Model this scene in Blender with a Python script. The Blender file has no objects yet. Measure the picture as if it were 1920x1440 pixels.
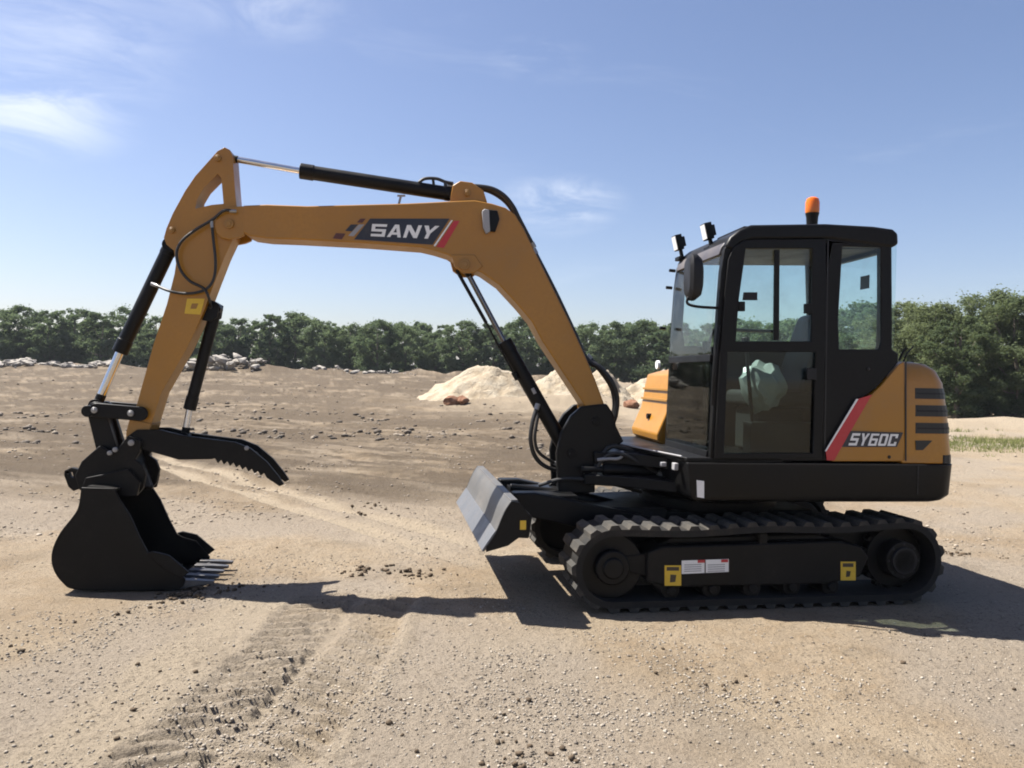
import bpy, bmesh, math, random
import numpy as np
from mathutils import Matrix, Vector, Euler
from mathutils.geometry import tessellate_polygon

rad = math.radians
random.seed(4); RNG = np.random.default_rng(11)
S = bpy.context.scene
C = S.collection

# ------------------------------------------------------------------ camera, sky, sun, exposure
EYE = 1.6; FPX = 1450.0                     # eye height (m); focal length in pixels of a 1920 px wide frame
cam = bpy.data.objects.new('camera', bpy.data.cameras.new('camera')); C.objects.link(cam)
cam.data.sensor_width = 36; cam.data.lens = FPX / 1920 * 36
cam.data.clip_start = .05; cam.data.clip_end = 3000
CR = Euler((rad(90 - .71), 0, 0)).to_matrix() @ Matrix.Rotation(rad(1.2), 3, 'Z')
cam.matrix_world = Matrix.Translation((0, 0, EYE)) @ CR.to_4x4()
S.camera = cam

SUN = Vector((-.60, .215, 1.0)).normalized()  # towards the sun: high, left, slightly behind the machine
W = bpy.data.worlds.new('World'); S.world = W; W.use_nodes = True
def build_world():
    nt = W.node_tree; nt.nodes.clear(); L = nt.links.new
    def N(t, **k):
        n = nt.nodes.new(t)
        for a, b in k.items(): setattr(n, a, b)
        return n
    out = N('ShaderNodeOutputWorld'); bg = N('ShaderNodeBackground'); bg.inputs[1].default_value = .0565
    sky = N('ShaderNodeTexSky', sky_type='NISHITA', sun_disc=False)
    sky.sun_elevation = math.asin(SUN.z); sky.sun_rotation = math.atan2(SUN.x, SUN.y)
    sky.altitude = 60; sky.air_density = 1.0; sky.dust_density = 1.1; sky.ozone_density = 3.0
    tc = N('ShaderNodeTexCoord')
    def math_(op, a, b=None, clamp=False):
        n = N('ShaderNodeMath', operation=op); n.use_clamp = clamp
        for i, v in enumerate((a, b)):
            if v is None: continue
            if isinstance(v, (int, float)): n.inputs[i].default_value = v
            else: L(v, n.inputs[i])
        return n.outputs[0]
    def noise(scale, loc, sc, detail=6, rough=.6, dist=.6, rot=(0, 0, 0)):
        m = N('ShaderNodeMapping'); m.inputs['Location'].default_value = loc; m.inputs['Scale'].default_value = sc
        m.inputs['Rotation'].default_value = rot
        L(tc.outputs['Generated'], m.inputs[0])
        n = N('ShaderNodeTexNoise'); n.inputs['Scale'].default_value = scale; n.inputs['Detail'].default_value = detail
        n.inputs['Roughness'].default_value = rough; n.inputs['Distortion'].default_value = dist
        L(m.outputs[0], n.inputs['Vector']); return n.outputs[0]
    def ramp(v, a, b):
        n = N('ShaderNodeMapRange', interpolation_type='SMOOTHSTEP'); n.inputs[1].default_value = a; n.inputs[2].default_value = b
        L(v, n.inputs[0]); return n.outputs[0]
    # thin cirrus over the whole sky
    cir = math_('MULTIPLY', ramp(noise(2.2, (3.1, .4, 1.7), (1, 1, 4.2), 7, .62, .9, (.0, .12, 0)), .56, .86), .11)
    # three thicker wisps where the photograph has them (directions in the world)
    nb = noise(7.0, (.3, 2.1, .7), (1, 1, 3.6), 8, .66, .7, (0, .25, 0))
    tot = cir
    for px, py, k0, sz, amt, ex in ((35, 212, .50, .105, .55, 2.3), (120, 60, .50, .13, .26, 1.6), (1050, 385, .50, .080, .55, 2.2), (480, 5, .46, .12, .25, 3), (1010, 112, .52, .06, .28, 2.4)):
        d = (CR @ Vector(((px - 960) / FPX, (720 - py) / FPX, -1))).normalized()
        sub = N('ShaderNodeVectorMath', operation='SUBTRACT'); L(tc.outputs['Generated'], sub.inputs[0]); sub.inputs[1].default_value = d
        mul = N('ShaderNodeVectorMath', operation='MULTIPLY'); L(sub.outputs[0], mul.inputs[0]); mul.inputs[1].default_value = (1, 1, ex)
        ln = N('ShaderNodeVectorMath', operation='LENGTH'); L(mul.outputs[0], ln.inputs[0])
        m = math_('SUBTRACT', 1.0, ramp(ln.outputs['Value'], sz * .12, sz * 1.25))
        tot = math_('ADD', tot, math_('MULTIPLY', math_('MULTIPLY', m, ramp(nb, k0 - .12, k0 + .2)), amt))
    tot = math_('MINIMUM', tot, .9)
    air = N('ShaderNodeVectorMath', operation='MULTIPLY'); L(sky.outputs[0], air.inputs[0]); air.inputs[1].default_value = (1.05, .955, .985)
    mix = N('ShaderNodeMix', data_type='RGBA'); L(tot, mix.inputs[0]); L(air.outputs[0], mix.inputs[6]); mix.inputs[7].default_value = (7.6, 7.9, 8.4, 1)
    L(mix.outputs[2], bg.inputs[0]); L(bg.outputs[0], out.inputs[0])
build_world()
sun = bpy.data.objects.new('sun', bpy.data.lights.new('sun', 'SUN')); C.objects.link(sun)
sun.data.energy = 5.0; sun.data.angle = rad(.53); sun.data.color = (1, .955, .88)
sun.rotation_euler = (-SUN).to_track_quat('-Z', 'Y').to_euler()
S.view_settings.view_transform = 'Standard'; S.view_settings.look = 'None'
S.view_settings.exposure = 1.46; S.view_settings.gamma = 1; S.view_settings.use_curve_mapping = False
S.render.engine = 'CYCLES'; S.cycles.max_bounces = 8; S.cycles.transparent_max_bounces = 16
S.cycles.filter_width = 1.9; S.cycles.caustics_reflective = False; S.cycles.caustics_refractive = False

# ------------------------------------------------------------------ survey helpers: a sight line meets a plane of the machine
ORG = Vector((1.60, 6.28, 0)); YU = rad(7.0); YL = rad(9.2)     # slew centre, yaw of upper works, yaw of undercarriage
def T(px, py, ly, yaw=YU):
    d = CR @ Vector(((px - 960) / FPX, (720 - py) / FPX, -1)); r = Matrix.Rotation(-yaw, 3, 'Z')
    c = r @ (Vector((0, 0, EYE)) - ORG); d = r @ d; t = (ly - c.y) / d.y
    return (c.x + t * d.x, c.z + t * d.z)
def P(pts, ly, yaw=YU): return [T(x, y, ly, yaw) for x, y in pts]
def V3(px, py, ly, yaw=YU): a = T(px, py, ly, yaw); return Vector((a[0], ly, a[1]))
def ground_pt(px, py, z=0.):
    d = CR @ Vector(((px - 960) / FPX, (720 - py) / FPX, -1)); t = (z - EYE) / d.z; return (t * d.x, t * d.y)

# ------------------------------------------------------------------ noise (numpy)
def perlin(x, y, seed=0):
    r = np.random.default_rng(seed); perm = r.permutation(512); ang = r.random(512) * 2 * np.pi; gx, gy = np.cos(ang), np.sin(ang)
    xi = np.floor(x).astype(int); yi = np.floor(y).astype(int); xf = x - xi; yf = y - yi
    u = xf ** 3 * (xf * (xf * 6 - 15) + 10); v = yf ** 3 * (yf * (yf * 6 - 15) + 10)
    def g(ix, iy, dx, dy):
        h = perm[(perm[ix & 511] + iy) & 511]; return gx[h] * dx + gy[h] * dy
    a = g(xi, yi, xf, yf); b = g(xi + 1, yi, xf - 1, yf); c = g(xi, yi + 1, xf, yf - 1); d = g(xi + 1, yi + 1, xf - 1, yf - 1)
    return (a + u * (b - a)) + v * ((c + u * (d - c)) - (a + u * (b - a)))
def fbm(x, y, f, octv, seed, gain=.5):
    s = 0; a = 1
    for i in range(octv): s = s + a * perlin(x * f + 17.3 * i, y * f - 9.1 * i, seed + i); f *= 2.03; a *= gain
    return s
def ss(a, b, x): t = np.clip((x - a) / (b - a), 0, 1); return t * t * (3 - 2 * t)

# ------------------------------------------------------------------ mesh helpers
def prism(bm, outer, y0, y1, holes=(), axis='Y', split=None):
    loops = [list(outer)] + [list(h) for h in holes]
    if axis == 'Y': f = lambda p, t: (p[0], t, p[1])
    elif axis == 'Z': f = lambda p, t: (p[0], p[1], t)
    else: f = lambda p, t: (t, p[0], p[1])
    flat = [p for l in loops for p in l]
    A = [bm.verts.new(f(p, y0)) for p in flat]; B = [bm.verts.new(f(p, y1)) for p in flat]
    fs = []
    if len(loops) == 2 and split:
        no = len(loops[0]); (i, j), (k, l) = split; nh = len(loops[1])
        area = lambda q: sum(q[u - 1][0] * q[u][1] - q[u][0] * q[u - 1][1] for u in range(len(q)))
        SD = -1 if area(loops[0]) * area(loops[1]) > 0 else 1
        def walk(a, b, n, st):
            out = [a]
            while a != b: a = (a + st) % n; out.append(a)
            return out
        for o_, h_ in ((walk(i, k, no, 1), walk(l, j, nh, SD)), (walk(k, i, no, 1), walk(j, l, nh, SD))):
            ids = o_ + [no + q for q in h_]; fs += [bm.faces.new([A[q] for q in ids]), bm.faces.new([B[q] for q in ids[::-1]])]
    elif len(loops) == 1:
        try: fs += [bm.faces.new(A), bm.faces.new(B[::-1])]
        except ValueError: pass
    else:
        for t in tessellate_polygon([[Vector((p[0], p[1], 0)) for p in l] for l in loops]):
            try: fs.append(bm.faces.new([A[i] for i in t])); fs.append(bm.faces.new([B[i] for i in t[::-1]]))
            except ValueError: pass
    o = 0
    for l in loops:
        n = len(l)
        for i in range(n):
            j = (i + 1) % n
            fs.append(bm.faces.new((A[o + i], B[o + i], B[o + j], A[o + j])))
        o += n
    return fs
def box(bm, x0, x1, y0, y1, z0, z1, M=None):
    v = [Vector((x, y, z)) for x in (x0, x1) for y in (y0, y1) for z in (z0, z1)]
    if M: v = [M @ p for p in v]
    v = [bm.verts.new(p) for p in v]
    for f in ((0, 1, 3, 2), (4, 6, 7, 5), (0, 4, 5, 1), (2, 3, 7, 6), (0, 2, 6, 4), (1, 5, 7, 3)): bm.faces.new([v[i] for i in f])
def frame_at(d):
    d = d.normalized(); a = Vector((0, 1, 0)) if abs(d.y) < .9 else Vector((1, 0, 0))
    u = d.cross(a).normalized(); return u, d.cross(u)
def rings(bm, secs, seg=18):               # secs: (centre, direction, radius)
    prev = None; first = None
    for c, d, r in secs:
        u, w = frame_at(d)
        ring = [bm.verts.new(Vector(c) + (u * math.cos(k * 2 * math.pi / seg) + w * math.sin(k * 2 * math.pi / seg)) * r) for k in range(seg)]
        if prev:
            for k in range(seg): bm.faces.new((prev[k], prev[(k + 1) % seg], ring[(k + 1) % seg], ring[k]))
        else: first = ring
        prev = ring
    bm.faces.new(first[::-1]); bm.faces.new(prev)
def cyl(bm, a, b, r, seg=20, r2=None):
    a = Vector(a); b = Vector(b); rings(bm, [(a, b - a, r), (b, b - a, r if r2 is None else r2)], seg)
def smooth_path(pts, n=7):
    p = [Vector(q) for q in pts]; p = [2 * p[0] - p[1]] + p + [2 * p[-1] - p[-2]]; out = []
    for i in range(1, len(p) - 2):
        for k in range(n):
            t = k / n
            out.append(.5 * (2 * p[i] + (p[i + 1] - p[i - 1]) * t + (2 * p[i - 1] - 5 * p[i] + 4 * p[i + 1] - p[i + 2]) * t * t + (-p[i - 1] + 3 * p[i] - 3 * p[i + 1] + p[i + 2]) * t ** 3))
    out.append(p[-2]); return out
def tube(bm, pts, r, seg=10, smooth=True):
    p = smooth_path(pts) if smooth else [Vector(q) for q in pts]
    # parallel transport keeps the tube from twisting
    d0 = (p[1] - p[0]).normalized(); u, _ = frame_at(d0); prev = None
    for i, c in enumerate(p):
        d = (p[min(i + 1, len(p) - 1)] - p[max(i - 1, 0)]).normalized()
        u = (u - d * u.dot(d)).normalized(); w = d.cross(u); rr = r[i] if isinstance(r, (list, tuple)) else r
        ring = [bm.verts.new(c + (u * math.cos(k * 2 * math.pi / seg) + w * math.sin(k * 2 * math.pi / seg)) * rr) for k in range(seg)]
        if prev:
            for k in range(seg): bm.faces.new((prev[k], prev[(k + 1) % seg], ring[(k + 1) % seg], ring[k]))
        else: bm.faces.new(ring[::-1])
        prev = ring
    bm.faces.new(prev)
def lathe_z(bm, c, prof, seg=24):          # prof: (r, z)
    prev = None; first = None
    for r, z in prof:
        ring = [bm.verts.new((c[0] + r * math.cos(k * 2 * math.pi / seg), c[1] + r * math.sin(k * 2 * math.pi / seg), c[2] + z)) for k in range(seg)]
        if prev:
            for k in range(seg): bm.faces.new((prev[k], prev[(k + 1) % seg], ring[(k + 1) % seg], ring[k]))
        else: first = ring
        prev = ring
    bm.faces.new(first[::-1]); bm.faces.new(prev)
def loft(bm, layers):                      # rings of equal length
    prev = None
    for l in layers:
        ring = [bm.verts.new(p) for p in l]
        if prev:
            n = len(ring)
            for k in range(n): bm.faces.new((prev[k], prev[(k + 1) % n], ring[(k + 1) % n], ring[k]))
        else: bm.faces.new(ring[::-1])
        prev = ring
    bm.faces.new(prev)
def obj(name, bm, mat, parent=None, bevel=0, seg=2, smooth=True, rotz=0):
    me = bpy.data.meshes.new(name)
    bmesh.ops.recalc_face_normals(bm, faces=bm.faces[:])
    bm.to_mesh(me); bm.free()
    if smooth:
        me.shade_smooth(); me.set_sharp_from_angle(angle=rad(32))
    if mat: me.materials.append(mat)
    o = bpy.data.objects.new(name, me); C.objects.link(o)
    if parent: o.parent = parent
    if rotz: o.rotation_euler.z = rotz
    if bevel:
        m = o.modifiers.new('bevel', 'BEVEL'); m.width = bevel; m.segments = seg; m.limit_method = 'ANGLE'; m.angle_limit = rad(35)
        m.harden_normals = False
    return o
def part(name, mat, parent, fn, **k):
    bm = bmesh.new(); fn(bm); return obj(name, bm, mat, parent, **k)
def tag(o, label, cat=None, group=None, kind=None):
    if label: o['label'] = label
    if cat: o['category'] = cat
    if group: o['group'] = group
    if kind: o['kind'] = kind
    return o
def thing(name, label, cat, loc=(0, 0, 0), rz=0, group=None):
    o = bpy.data.objects.new(name, None); C.objects.link(o); o.location = loc; o.rotation_euler.z = rz
    o.empty_display_size = .3
    return tag(o, label, cat, group)
def np_mesh(name, verts, faces, mat=None):  # faces: (n,k) array with one k
    me = bpy.data.meshes.new(name); verts = np.asarray(verts, np.float32); faces = np.asarray(faces, np.int32); n, k = faces.shape
    me.vertices.add(len(verts)); me.vertices.foreach_set('co', verts.ravel())
    me.loops.add(n * k); me.loops.foreach_set('vertex_index', faces.ravel())
    me.polygons.add(n); me.polygons.foreach_set('loop_start', np.arange(0, n * k, k, dtype=np.int32))
    me.update(calc_edges=True)
    if mat: me.materials.append(mat)
    return me

# ------------------------------------------------------------------ materials
def new_mat(name):
    m = bpy.data.materials.new(name); m.use_nodes = True; nt = m.node_tree; b = nt.nodes['Principled BSDF']; return m, nt, b
def nz(nt, scale, detail=5, rough=.6, coord='Object', sc=(1, 1, 1)):
    tc = nt.nodes.new('ShaderNodeTexCoord'); mp = nt.nodes.new('ShaderNodeMapping'); mp.inputs['Scale'].default_value = sc
    n = nt.nodes.new('ShaderNodeTexNoise'); n.inputs['Scale'].default_value = scale; n.inputs['Detail'].default_value = detail; n.inputs['Roughness'].default_value = rough
    nt.links.new(tc.outputs[coord], mp.inputs[0]); nt.links.new(mp.outputs[0], n.inputs['Vector']); return n.outputs[0]
def mr(nt, v, a, b, c=0., d=1.):
    n = nt.nodes.new('ShaderNodeMapRange'); n.interpolation_type = 'SMOOTHSTEP'
    for i, q in enumerate((a, b, c, d)): n.inputs[i + 1].default_value = q
    nt.links.new(v, n.inputs[0]); return n.outputs[0]
def mixc(nt, f, a, b):
    n = nt.nodes.new('ShaderNodeMix'); n.data_type = 'RGBA'
    for i, v in ((0, f), (6, a), (7, b)):
        if isinstance(v, (int, float)): n.inputs[i].default_value = v
        elif isinstance(v, tuple): n.inputs[i].default_value = (*v, 1) if len(v) == 3 else v
        else: nt.links.new(v, n.inputs[i])
    return n.outputs[2]
def mth(nt, op, a, b):
    n = nt.nodes.new('ShaderNodeMath'); n.operation = op
    for i, v in enumerate((a, b)):
        if isinstance(v, (int, float)): n.inputs[i].default_value = v
        else: nt.links.new(v, n.inputs[i])
    return n.outputs[0]
def bump(nt, b, h, dist, strength=1):
    n = nt.nodes.new('ShaderNodeBump'); n.inputs['Distance'].default_value = dist; n.inputs['Strength'].default_value = strength
    nt.links.new(h, n.inputs['Height']); nt.links.new(n.outputs[0], b.inputs['Normal']); return n
def painted(name, col, rough, dust=.25, dcol=(.30, .24, .17), metal=0., coat=0., scale=3., spec=None):
    m, nt, b = new_mat(name)
    a = nz(nt, scale, 7, .65); g = nz(nt, scale * 14, 4, .6)
    f = mth(nt, 'MULTIPLY', mr(nt, a, .42, .78), mr(nt, g, .30, .75, .35, 1.0))
    f = mth(nt, 'MULTIPLY', f, dust)
    col2 = mixc(nt, mr(nt, g, .3, .7), tuple(c * .93 for c in col), tuple(min(1, c * 1.05) for c in col))
    col2 = mixc(nt, mr(nt, nz(nt, scale * .45, 5, .6), .35, .68), tuple(c * .88 for c in col), col2)
    nt.links.new(mixc(nt, f, col2, dcol), b.inputs['Base Color'])
    nt.links.new(mr(nt, a, .3, .8, rough - .06, rough + .16), b.inputs['Roughness'])
    b.inputs['Metallic'].default_value = metal
    if spec is not None: b.inputs['Specular IOR Level'].default_value = spec
    if coat: b.inputs['Coat Weight'].default_value = coat; b.inputs['Coat Roughness'].default_value = .18
    bump(nt, b, g, .0012, .35)
    return m
M = {}
M['yellow'] = painted('machine_yellow_paint', (.350, .155, .0095), .34, .34, (.17, .13, .09), coat=.12)
M['yellow_dusty'] = painted('dusty_yellow_paint', (.30, .15, .028), .5, .4, (.20, .15, .10))
M['black'] = painted('black_paint', (.0060, .0060, .0064), .42, .16, (.04, .034, .028), spec=.18)
M['black_matte'] = painted('matte_black_steel', (.0065, .0062, .006), .5, .38, (.045, .038, .03), spec=.18, scale=4)
M['charcoal'] = painted('charcoal_plastic', (.013, .013, .0145), .5, .12, (.05, .045, .04), spec=.25)
M['visor'] = painted('grey_visor_plastic', (.055, .05, .056), .5, .2)
M['rubber'] = painted('hose_rubber', (.010, .010, .0105), .5, .15, (.12, .10, .08))
M['track_rubber'] = painted('track_rubber', (.012, .0115, .011), .75, .6, (.075, .062, .047), scale=5, spec=.3)
M['tread'] = painted('dusty_tread_rubber', (.0310, .0285, .0248), .9, .85, (.1426, .1209, .0930), scale=6)
M['blade_steel'] = painted('worn_blade_paint', (.085, .083, .080), .5, .6, (.15, .132, .112), metal=.1, scale=3)
M['edge_steel'] = painted('scraped_edge_steel', (.145, .15, .162), .40, .6, (.12, .105, .09), metal=.35, scale=5)
M['tooth'] = painted('scuffed_tooth_steel', (.10, .10, .105), .45, .5, metal=.5, scale=12)
M['pin'] = painted('zinc_pin', (.30, .30, .30), .42, .3, metal=.6)
M['chrome'] = painted('chrome_rod', (.62, .63, .66), .16, .05, metal=1.0)
M['dark_chrome'] = painted('oily_chrome_rod', (.16, .165, .18), .22, .1, metal=1.0)
M['bracket'] = painted('grey_bracket', (.30, .30, .31), .5, .3)
M['red'] = painted('red_stripe', (.46, .022, .032), .4, .15)
M['white'] = painted('white_print', (.78, .78, .77), .45, .10)
M['navy'] = painted('dark_decal', (.012, .014, .026), .35, .10)
M['maroon'] = painted('maroon_decal', (.09, .022, .016), .4, .1)
M['label_yellow'] = painted('warning_yellow', (.66, .43, .03), .5, .2)
M['label_dark'] = painted('warning_print', (.05, .035, .02), .5, .1)
M['seat'] = painted('seat_vinyl', (.03, .03, .031), .55, .1)
M['wrap'] = painted('clear_wrap_white', (.42, .46, .44), .35, .2)
M['brass'] = painted('brass_fitting', (.42, .30, .13), .4, .3, metal=.6)
def glass_mat(name, tint, gloss=.05):
    m = bpy.data.materials.new(name); m.use_nodes = True; nt = m.node_tree; nt.nodes.clear()
    o = nt.nodes.new('ShaderNodeOutputMaterial'); t = nt.nodes.new('ShaderNodeBsdfTransparent'); g = nt.nodes.new('ShaderNodeBsdfGlossy'); lw = nt.nodes.new('ShaderNodeLayerWeight'); x = nt.nodes.new('ShaderNodeMixShader')
    t.inputs[0].default_value = (*tint, 1); g.inputs['Roughness'].default_value = .02; lw.inputs[0].default_value = .5
    d = nt.nodes.new('ShaderNodeBsdfDiffuse'); d.inputs[0].default_value = (.45, .42, .36, 1); y = nt.nodes.new('ShaderNodeMixShader')
    nt.links.new(mr(nt, nz(nt, 5, 6, .65), .35, .8, .0, gloss), y.inputs[0]); nt.links.new(t.outputs[0], y.inputs[1]); nt.links.new(d.outputs[0], y.inputs[2])
    nt.links.new(mth(nt, 'ADD', mth(nt, 'MULTIPLY', mth(nt, 'POWER', lw.outputs['Facing'], 5.0), .6), .025), x.inputs[0]); nt.links.new(y.outputs[0], x.inputs[1]); nt.links.new(g.outputs[0], x.inputs[2]); nt.links.new(x.outputs[0], o.inputs[0])
    return m
M['glass'] = glass_mat('tinted_cab_glass', (.90, .955, .945), .05)
M['glass_dark'] = glass_mat('dark_lower_glass', (.60, .66, .64), .012)
M['lamp_glass'] = glass_mat('lamp_lens', (.85, .85, .85), .3)
def amber():
    m, nt, b = new_mat('amber_beacon'); b.inputs['Base Color'].default_value = (.62, .15, .008, 1); b.inputs['Roughness'].default_value = .2
    b.inputs['Subsurface Weight'].default_value = .5; b.inputs['Subsurface Radius'].default_value = (.05, .02, .005); b.inputs['Subsurface Scale'].default_value = 1; return m
M['amber'] = amber()

def ground_mat():
    m, nt, b = new_mat('sandy_dirt'); L = nt.links.new
    at = nt.nodes.new('ShaderNodeAttribute'); at.attribute_name = 'soil'; sp = nt.nodes.new('ShaderNodeSeparateColor'); L(at.outputs['Color'], sp.inputs[0])
    n1 = nz(nt, .9, 8, .62); n2 = nz(nt, 6, 8, .65); n2b = nz(nt, 21, 6, .68); n3 = nz(nt, 60, 5, .7); n4 = nz(nt, 190, 3, .7)
    mul = lambda a, k: mth(nt, 'MULTIPLY', a, k)
    col = mixc(nt, mr(nt, n1, .35, .68), (.210, .162, .110), (.280, .225, .160))
    col = mixc(nt, mul(mr(nt, n2, .42, .70), .5), col, (.220, .158, .095))
    col = mixc(nt, mul(sp.outputs[2], .75), col, (.235, .200, .160))        # grey gravelly patches
    col = mixc(nt, mul(sp.outputs[1], .85), col, (.270, .222, .160))           # pale loose sand
    col = mixc(nt, mul(sp.outputs[0], .88), col, (.060, .0435, .028))         # damp dark soil
    grit_shade = mr(nt, n1, .3, .62, .45, 1.0)
    col = mixc(nt, mul(mul(mr(nt, n2b, .54, .68), grit_shade), .80), col, (.117, .092, .065))  # dark spots stand for pebble shadows, painted into the soil colour
    col = mixc(nt, mul(mul(mr(nt, n3, .55, .66), grit_shade), .92), col, (.072, .056, .040))  # smaller pebble shadows, also painted into the colour
    col = mixc(nt, mul(mul(mr(nt, n4, .58, .74), grit_shade), .75), col, (.389, .344, .278))
    col = mixc(nt, mul(mul(mr(nt, n4, .42, .28), grit_shade), .70), col, (.067, .053, .039))
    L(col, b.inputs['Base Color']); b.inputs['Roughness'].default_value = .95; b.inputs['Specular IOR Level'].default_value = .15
    h = mth(nt, 'ADD', mul(n3, .55), mth(nt, 'ADD', mul(n4, .30), mth(nt, 'ADD', mul(n2b, 1.0), mul(n2, 1.2))))
    bump(nt, b, h, .026, 1.0); return m
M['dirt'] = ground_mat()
def simple_noise_mat(name, c1, c2, scale, bd=.05, rough=.95, coord='Object', fine=None):
    m, nt, b = new_mat(name); n = nz(nt, scale, 8, .65, coord); n2 = nz(nt, scale * 9, 4, .65, coord)
    c = mixc(nt, mr(nt, n, .32, .7), c1, c2)
    if fine: c = mixc(nt, mth(nt, 'MULTIPLY', mr(nt, n2, .55, .75), .6), c, fine)
    nt.links.new(c, b.inputs['Base Color']); b.inputs['Roughness'].default_value = rough; b.inputs['Specular IOR Level'].default_value = .2
    bump(nt, b, mth(nt, 'ADD', n, mth(nt, 'MULTIPLY', n2, .3)), bd, .8); return m
M['sand'] = simple_noise_mat('pale_pile_sand', (.2822, .2268, .1562), (.3830, .3326, .2570), 1.6, .30, fine=(.2318, .1814, .1210))
M['clod'] = simple_noise_mat('dark_soil_clod', (.0558, .0409, .0273), (.1302, .0961, .0651), 9, .02)
M['clod_red'] = simple_noise_mat('reddish_soil', (.1560, .0720, .0420), (.2520, .1440, .0900), 4, .05)
M['rock'] = simple_noise_mat('pale_limestone', (.22, .20, .18), (.38, .35, .305), 2.0, .06, fine=(.16, .14, .12))
M['pebble'] = None
def pebble_mat():
    m, nt, b = new_mat('mixed_pebbles'); at = nt.nodes.new('ShaderNodeAttribute'); at.attribute_name = 'tint'
    nt.links.new(at.outputs['Color'], b.inputs['Base Color']); b.inputs['Roughness'].default_value = .85; return m
M['pebble'] = pebble_mat()
def leaf_mat(name, c1, c2, trans=.35):
    m = bpy.data.materials.new(name); m.use_nodes = True; nt = m.node_tree; nt.nodes.clear(); L = nt.links.new
    o = nt.nodes.new('ShaderNodeOutputMaterial'); d = nt.nodes.new('ShaderNodeBsdfDiffuse'); t = nt.nodes.new('ShaderNodeBsdfTranslucent'); x = nt.nodes.new('ShaderNodeMixShader')
    at = nt.nodes.new('ShaderNodeAttribute'); at.attribute_name = 'tint'; sp = nt.nodes.new('ShaderNodeSeparateColor'); L(at.outputs['Color'], sp.inputs[0])
    oi = nt.nodes.new('ShaderNodeObjectInfo')
    f = mth(nt, 'ADD', mth(nt, 'MULTIPLY', sp.outputs[0], .55), mth(nt, 'MULTIPLY', oi.outputs['Random'], .8))
    c = mixc(nt, f, c1, c2); L(c, d.inputs[0]); L(mixc(nt, .35, c, (.15, .18, .045)), t.inputs[0]); x.inputs[0].default_value = trans
    L(d.outputs[0], x.inputs[1]); L(t.outputs[0], x.inputs[2]); L(x.outputs[0], o.inputs[0]); return m
M['leaf'] = leaf_mat('broad_leaf', (.052, .084, .054), (.125, .168, .098), .5)
M['leaf_near'] = leaf_mat('near_leaf', (.054, .080, .048), (.140, .168, .090), .5)
M['grass'] = leaf_mat('dry_grass', (.085, .125, .032), (.225, .235, .095), .4)
M['bark'] = simple_noise_mat('grey_bark', (.075, .062, .05), (.17, .15, .125), 5, .03)

# ------------------------------------------------------------------ ground: one sheet to the horizon, polar about the camera's foot
TR_A = Vector((*ground_pt(385, 1470), )); TR_B = Vector((*ground_pt(690, 1100), ))      # tread print running away from the camera
LT_A = Vector((*ground_pt(255, 850), )); LT_B = Vector((*ground_pt(930, 1050), ))       # pale wheel track behind the bucket
def along(x, y, A, B):
    d = (B - A); n = d.length; d = d / n; rx, ry = x - A.x, y - A.y
    return rx * d.x + ry * d.y, -rx * d.y + ry * d.x, n
def near_machine(x, y):
    c, s = math.cos(YL), math.sin(YL); lx = (x - ORG.x) * c + (y - ORG.y) * s; ly = -(x - ORG.x) * s + (y - ORG.y) * c
    a = 1 - ss(1.35, 1.75, np.abs(lx)); b = 1 - ss(.95, 1.3, np.abs(ly)); k = a * b
    q = np.hypot(x - (ORG.x - 4.55 * math.cos(YU)), y - (ORG.y - 4.45 * math.sin(YU) - .0)); return np.maximum(k, 1 - ss(.45, .9, q))
def terrain_far(x, y):
    left = 1 - ss(.10, .22, x / np.maximum(y, 1))          # ground climbs to a low terrace on the left and in the middle
    left = left * (y > 0)
    up = 1.30 * ss(26, 64, y) * left
    up = up + left * ss(30, 50, y) * (.22 * fbm(x, y, .12, 3, 31) + .10 * fbm(x, y, .6, 2, 35))
    crest = left * np.exp(-((y - 64) / 3.2) ** 2) * (.24 + .8 * np.clip(fbm(x, y, .22, 3, 41), -.2, 1))
    r = np.exp(-((y - 28.5) / 2.0) ** 2) * ss(9, 13, x) * (.30 + .25 * fbm(x, y, .35, 2, 44)) * (x < 60)
    apron = .50 * np.exp(-((x - 1.8) / 4.2) ** 2 - ((y - 37) / 4.5) ** 2) * (1 + .5 * fbm(x, y, .5, 3, 47))
    return up + crest + r + apron
def tread(x, y):
    s, t, n = along(x, y, TR_A, TR_B); wob = .05 * perlin(s * 1.3, s * 0 + .5, 71); t = t - wob
    band = (1 - ss(.36, .44, np.abs(t))) * ss(-.6, 0, s) * (1 - ss(n * .80, n * 1.02, s))
    ph = (s + .42 * np.abs(t)) / .135 + .25 * perlin(s * 3, t * 3, 72); fr = ph - np.floor(ph)
    half = np.where(t > 0, .5, 0); ph2 = fr + half; ph2 = ph2 - np.floor(ph2)
    lug = ss(.14, .26, ph2) * (1 - ss(.62, .74, ph2)) * ss(.02, .06, np.abs(t))
    edge = np.exp(-((np.abs(t) - .46) / .05) ** 2) * ss(-.6, 0, s) * (1 - ss(n * .85, n * 1.05, s))
    return band, lug, edge
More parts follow.
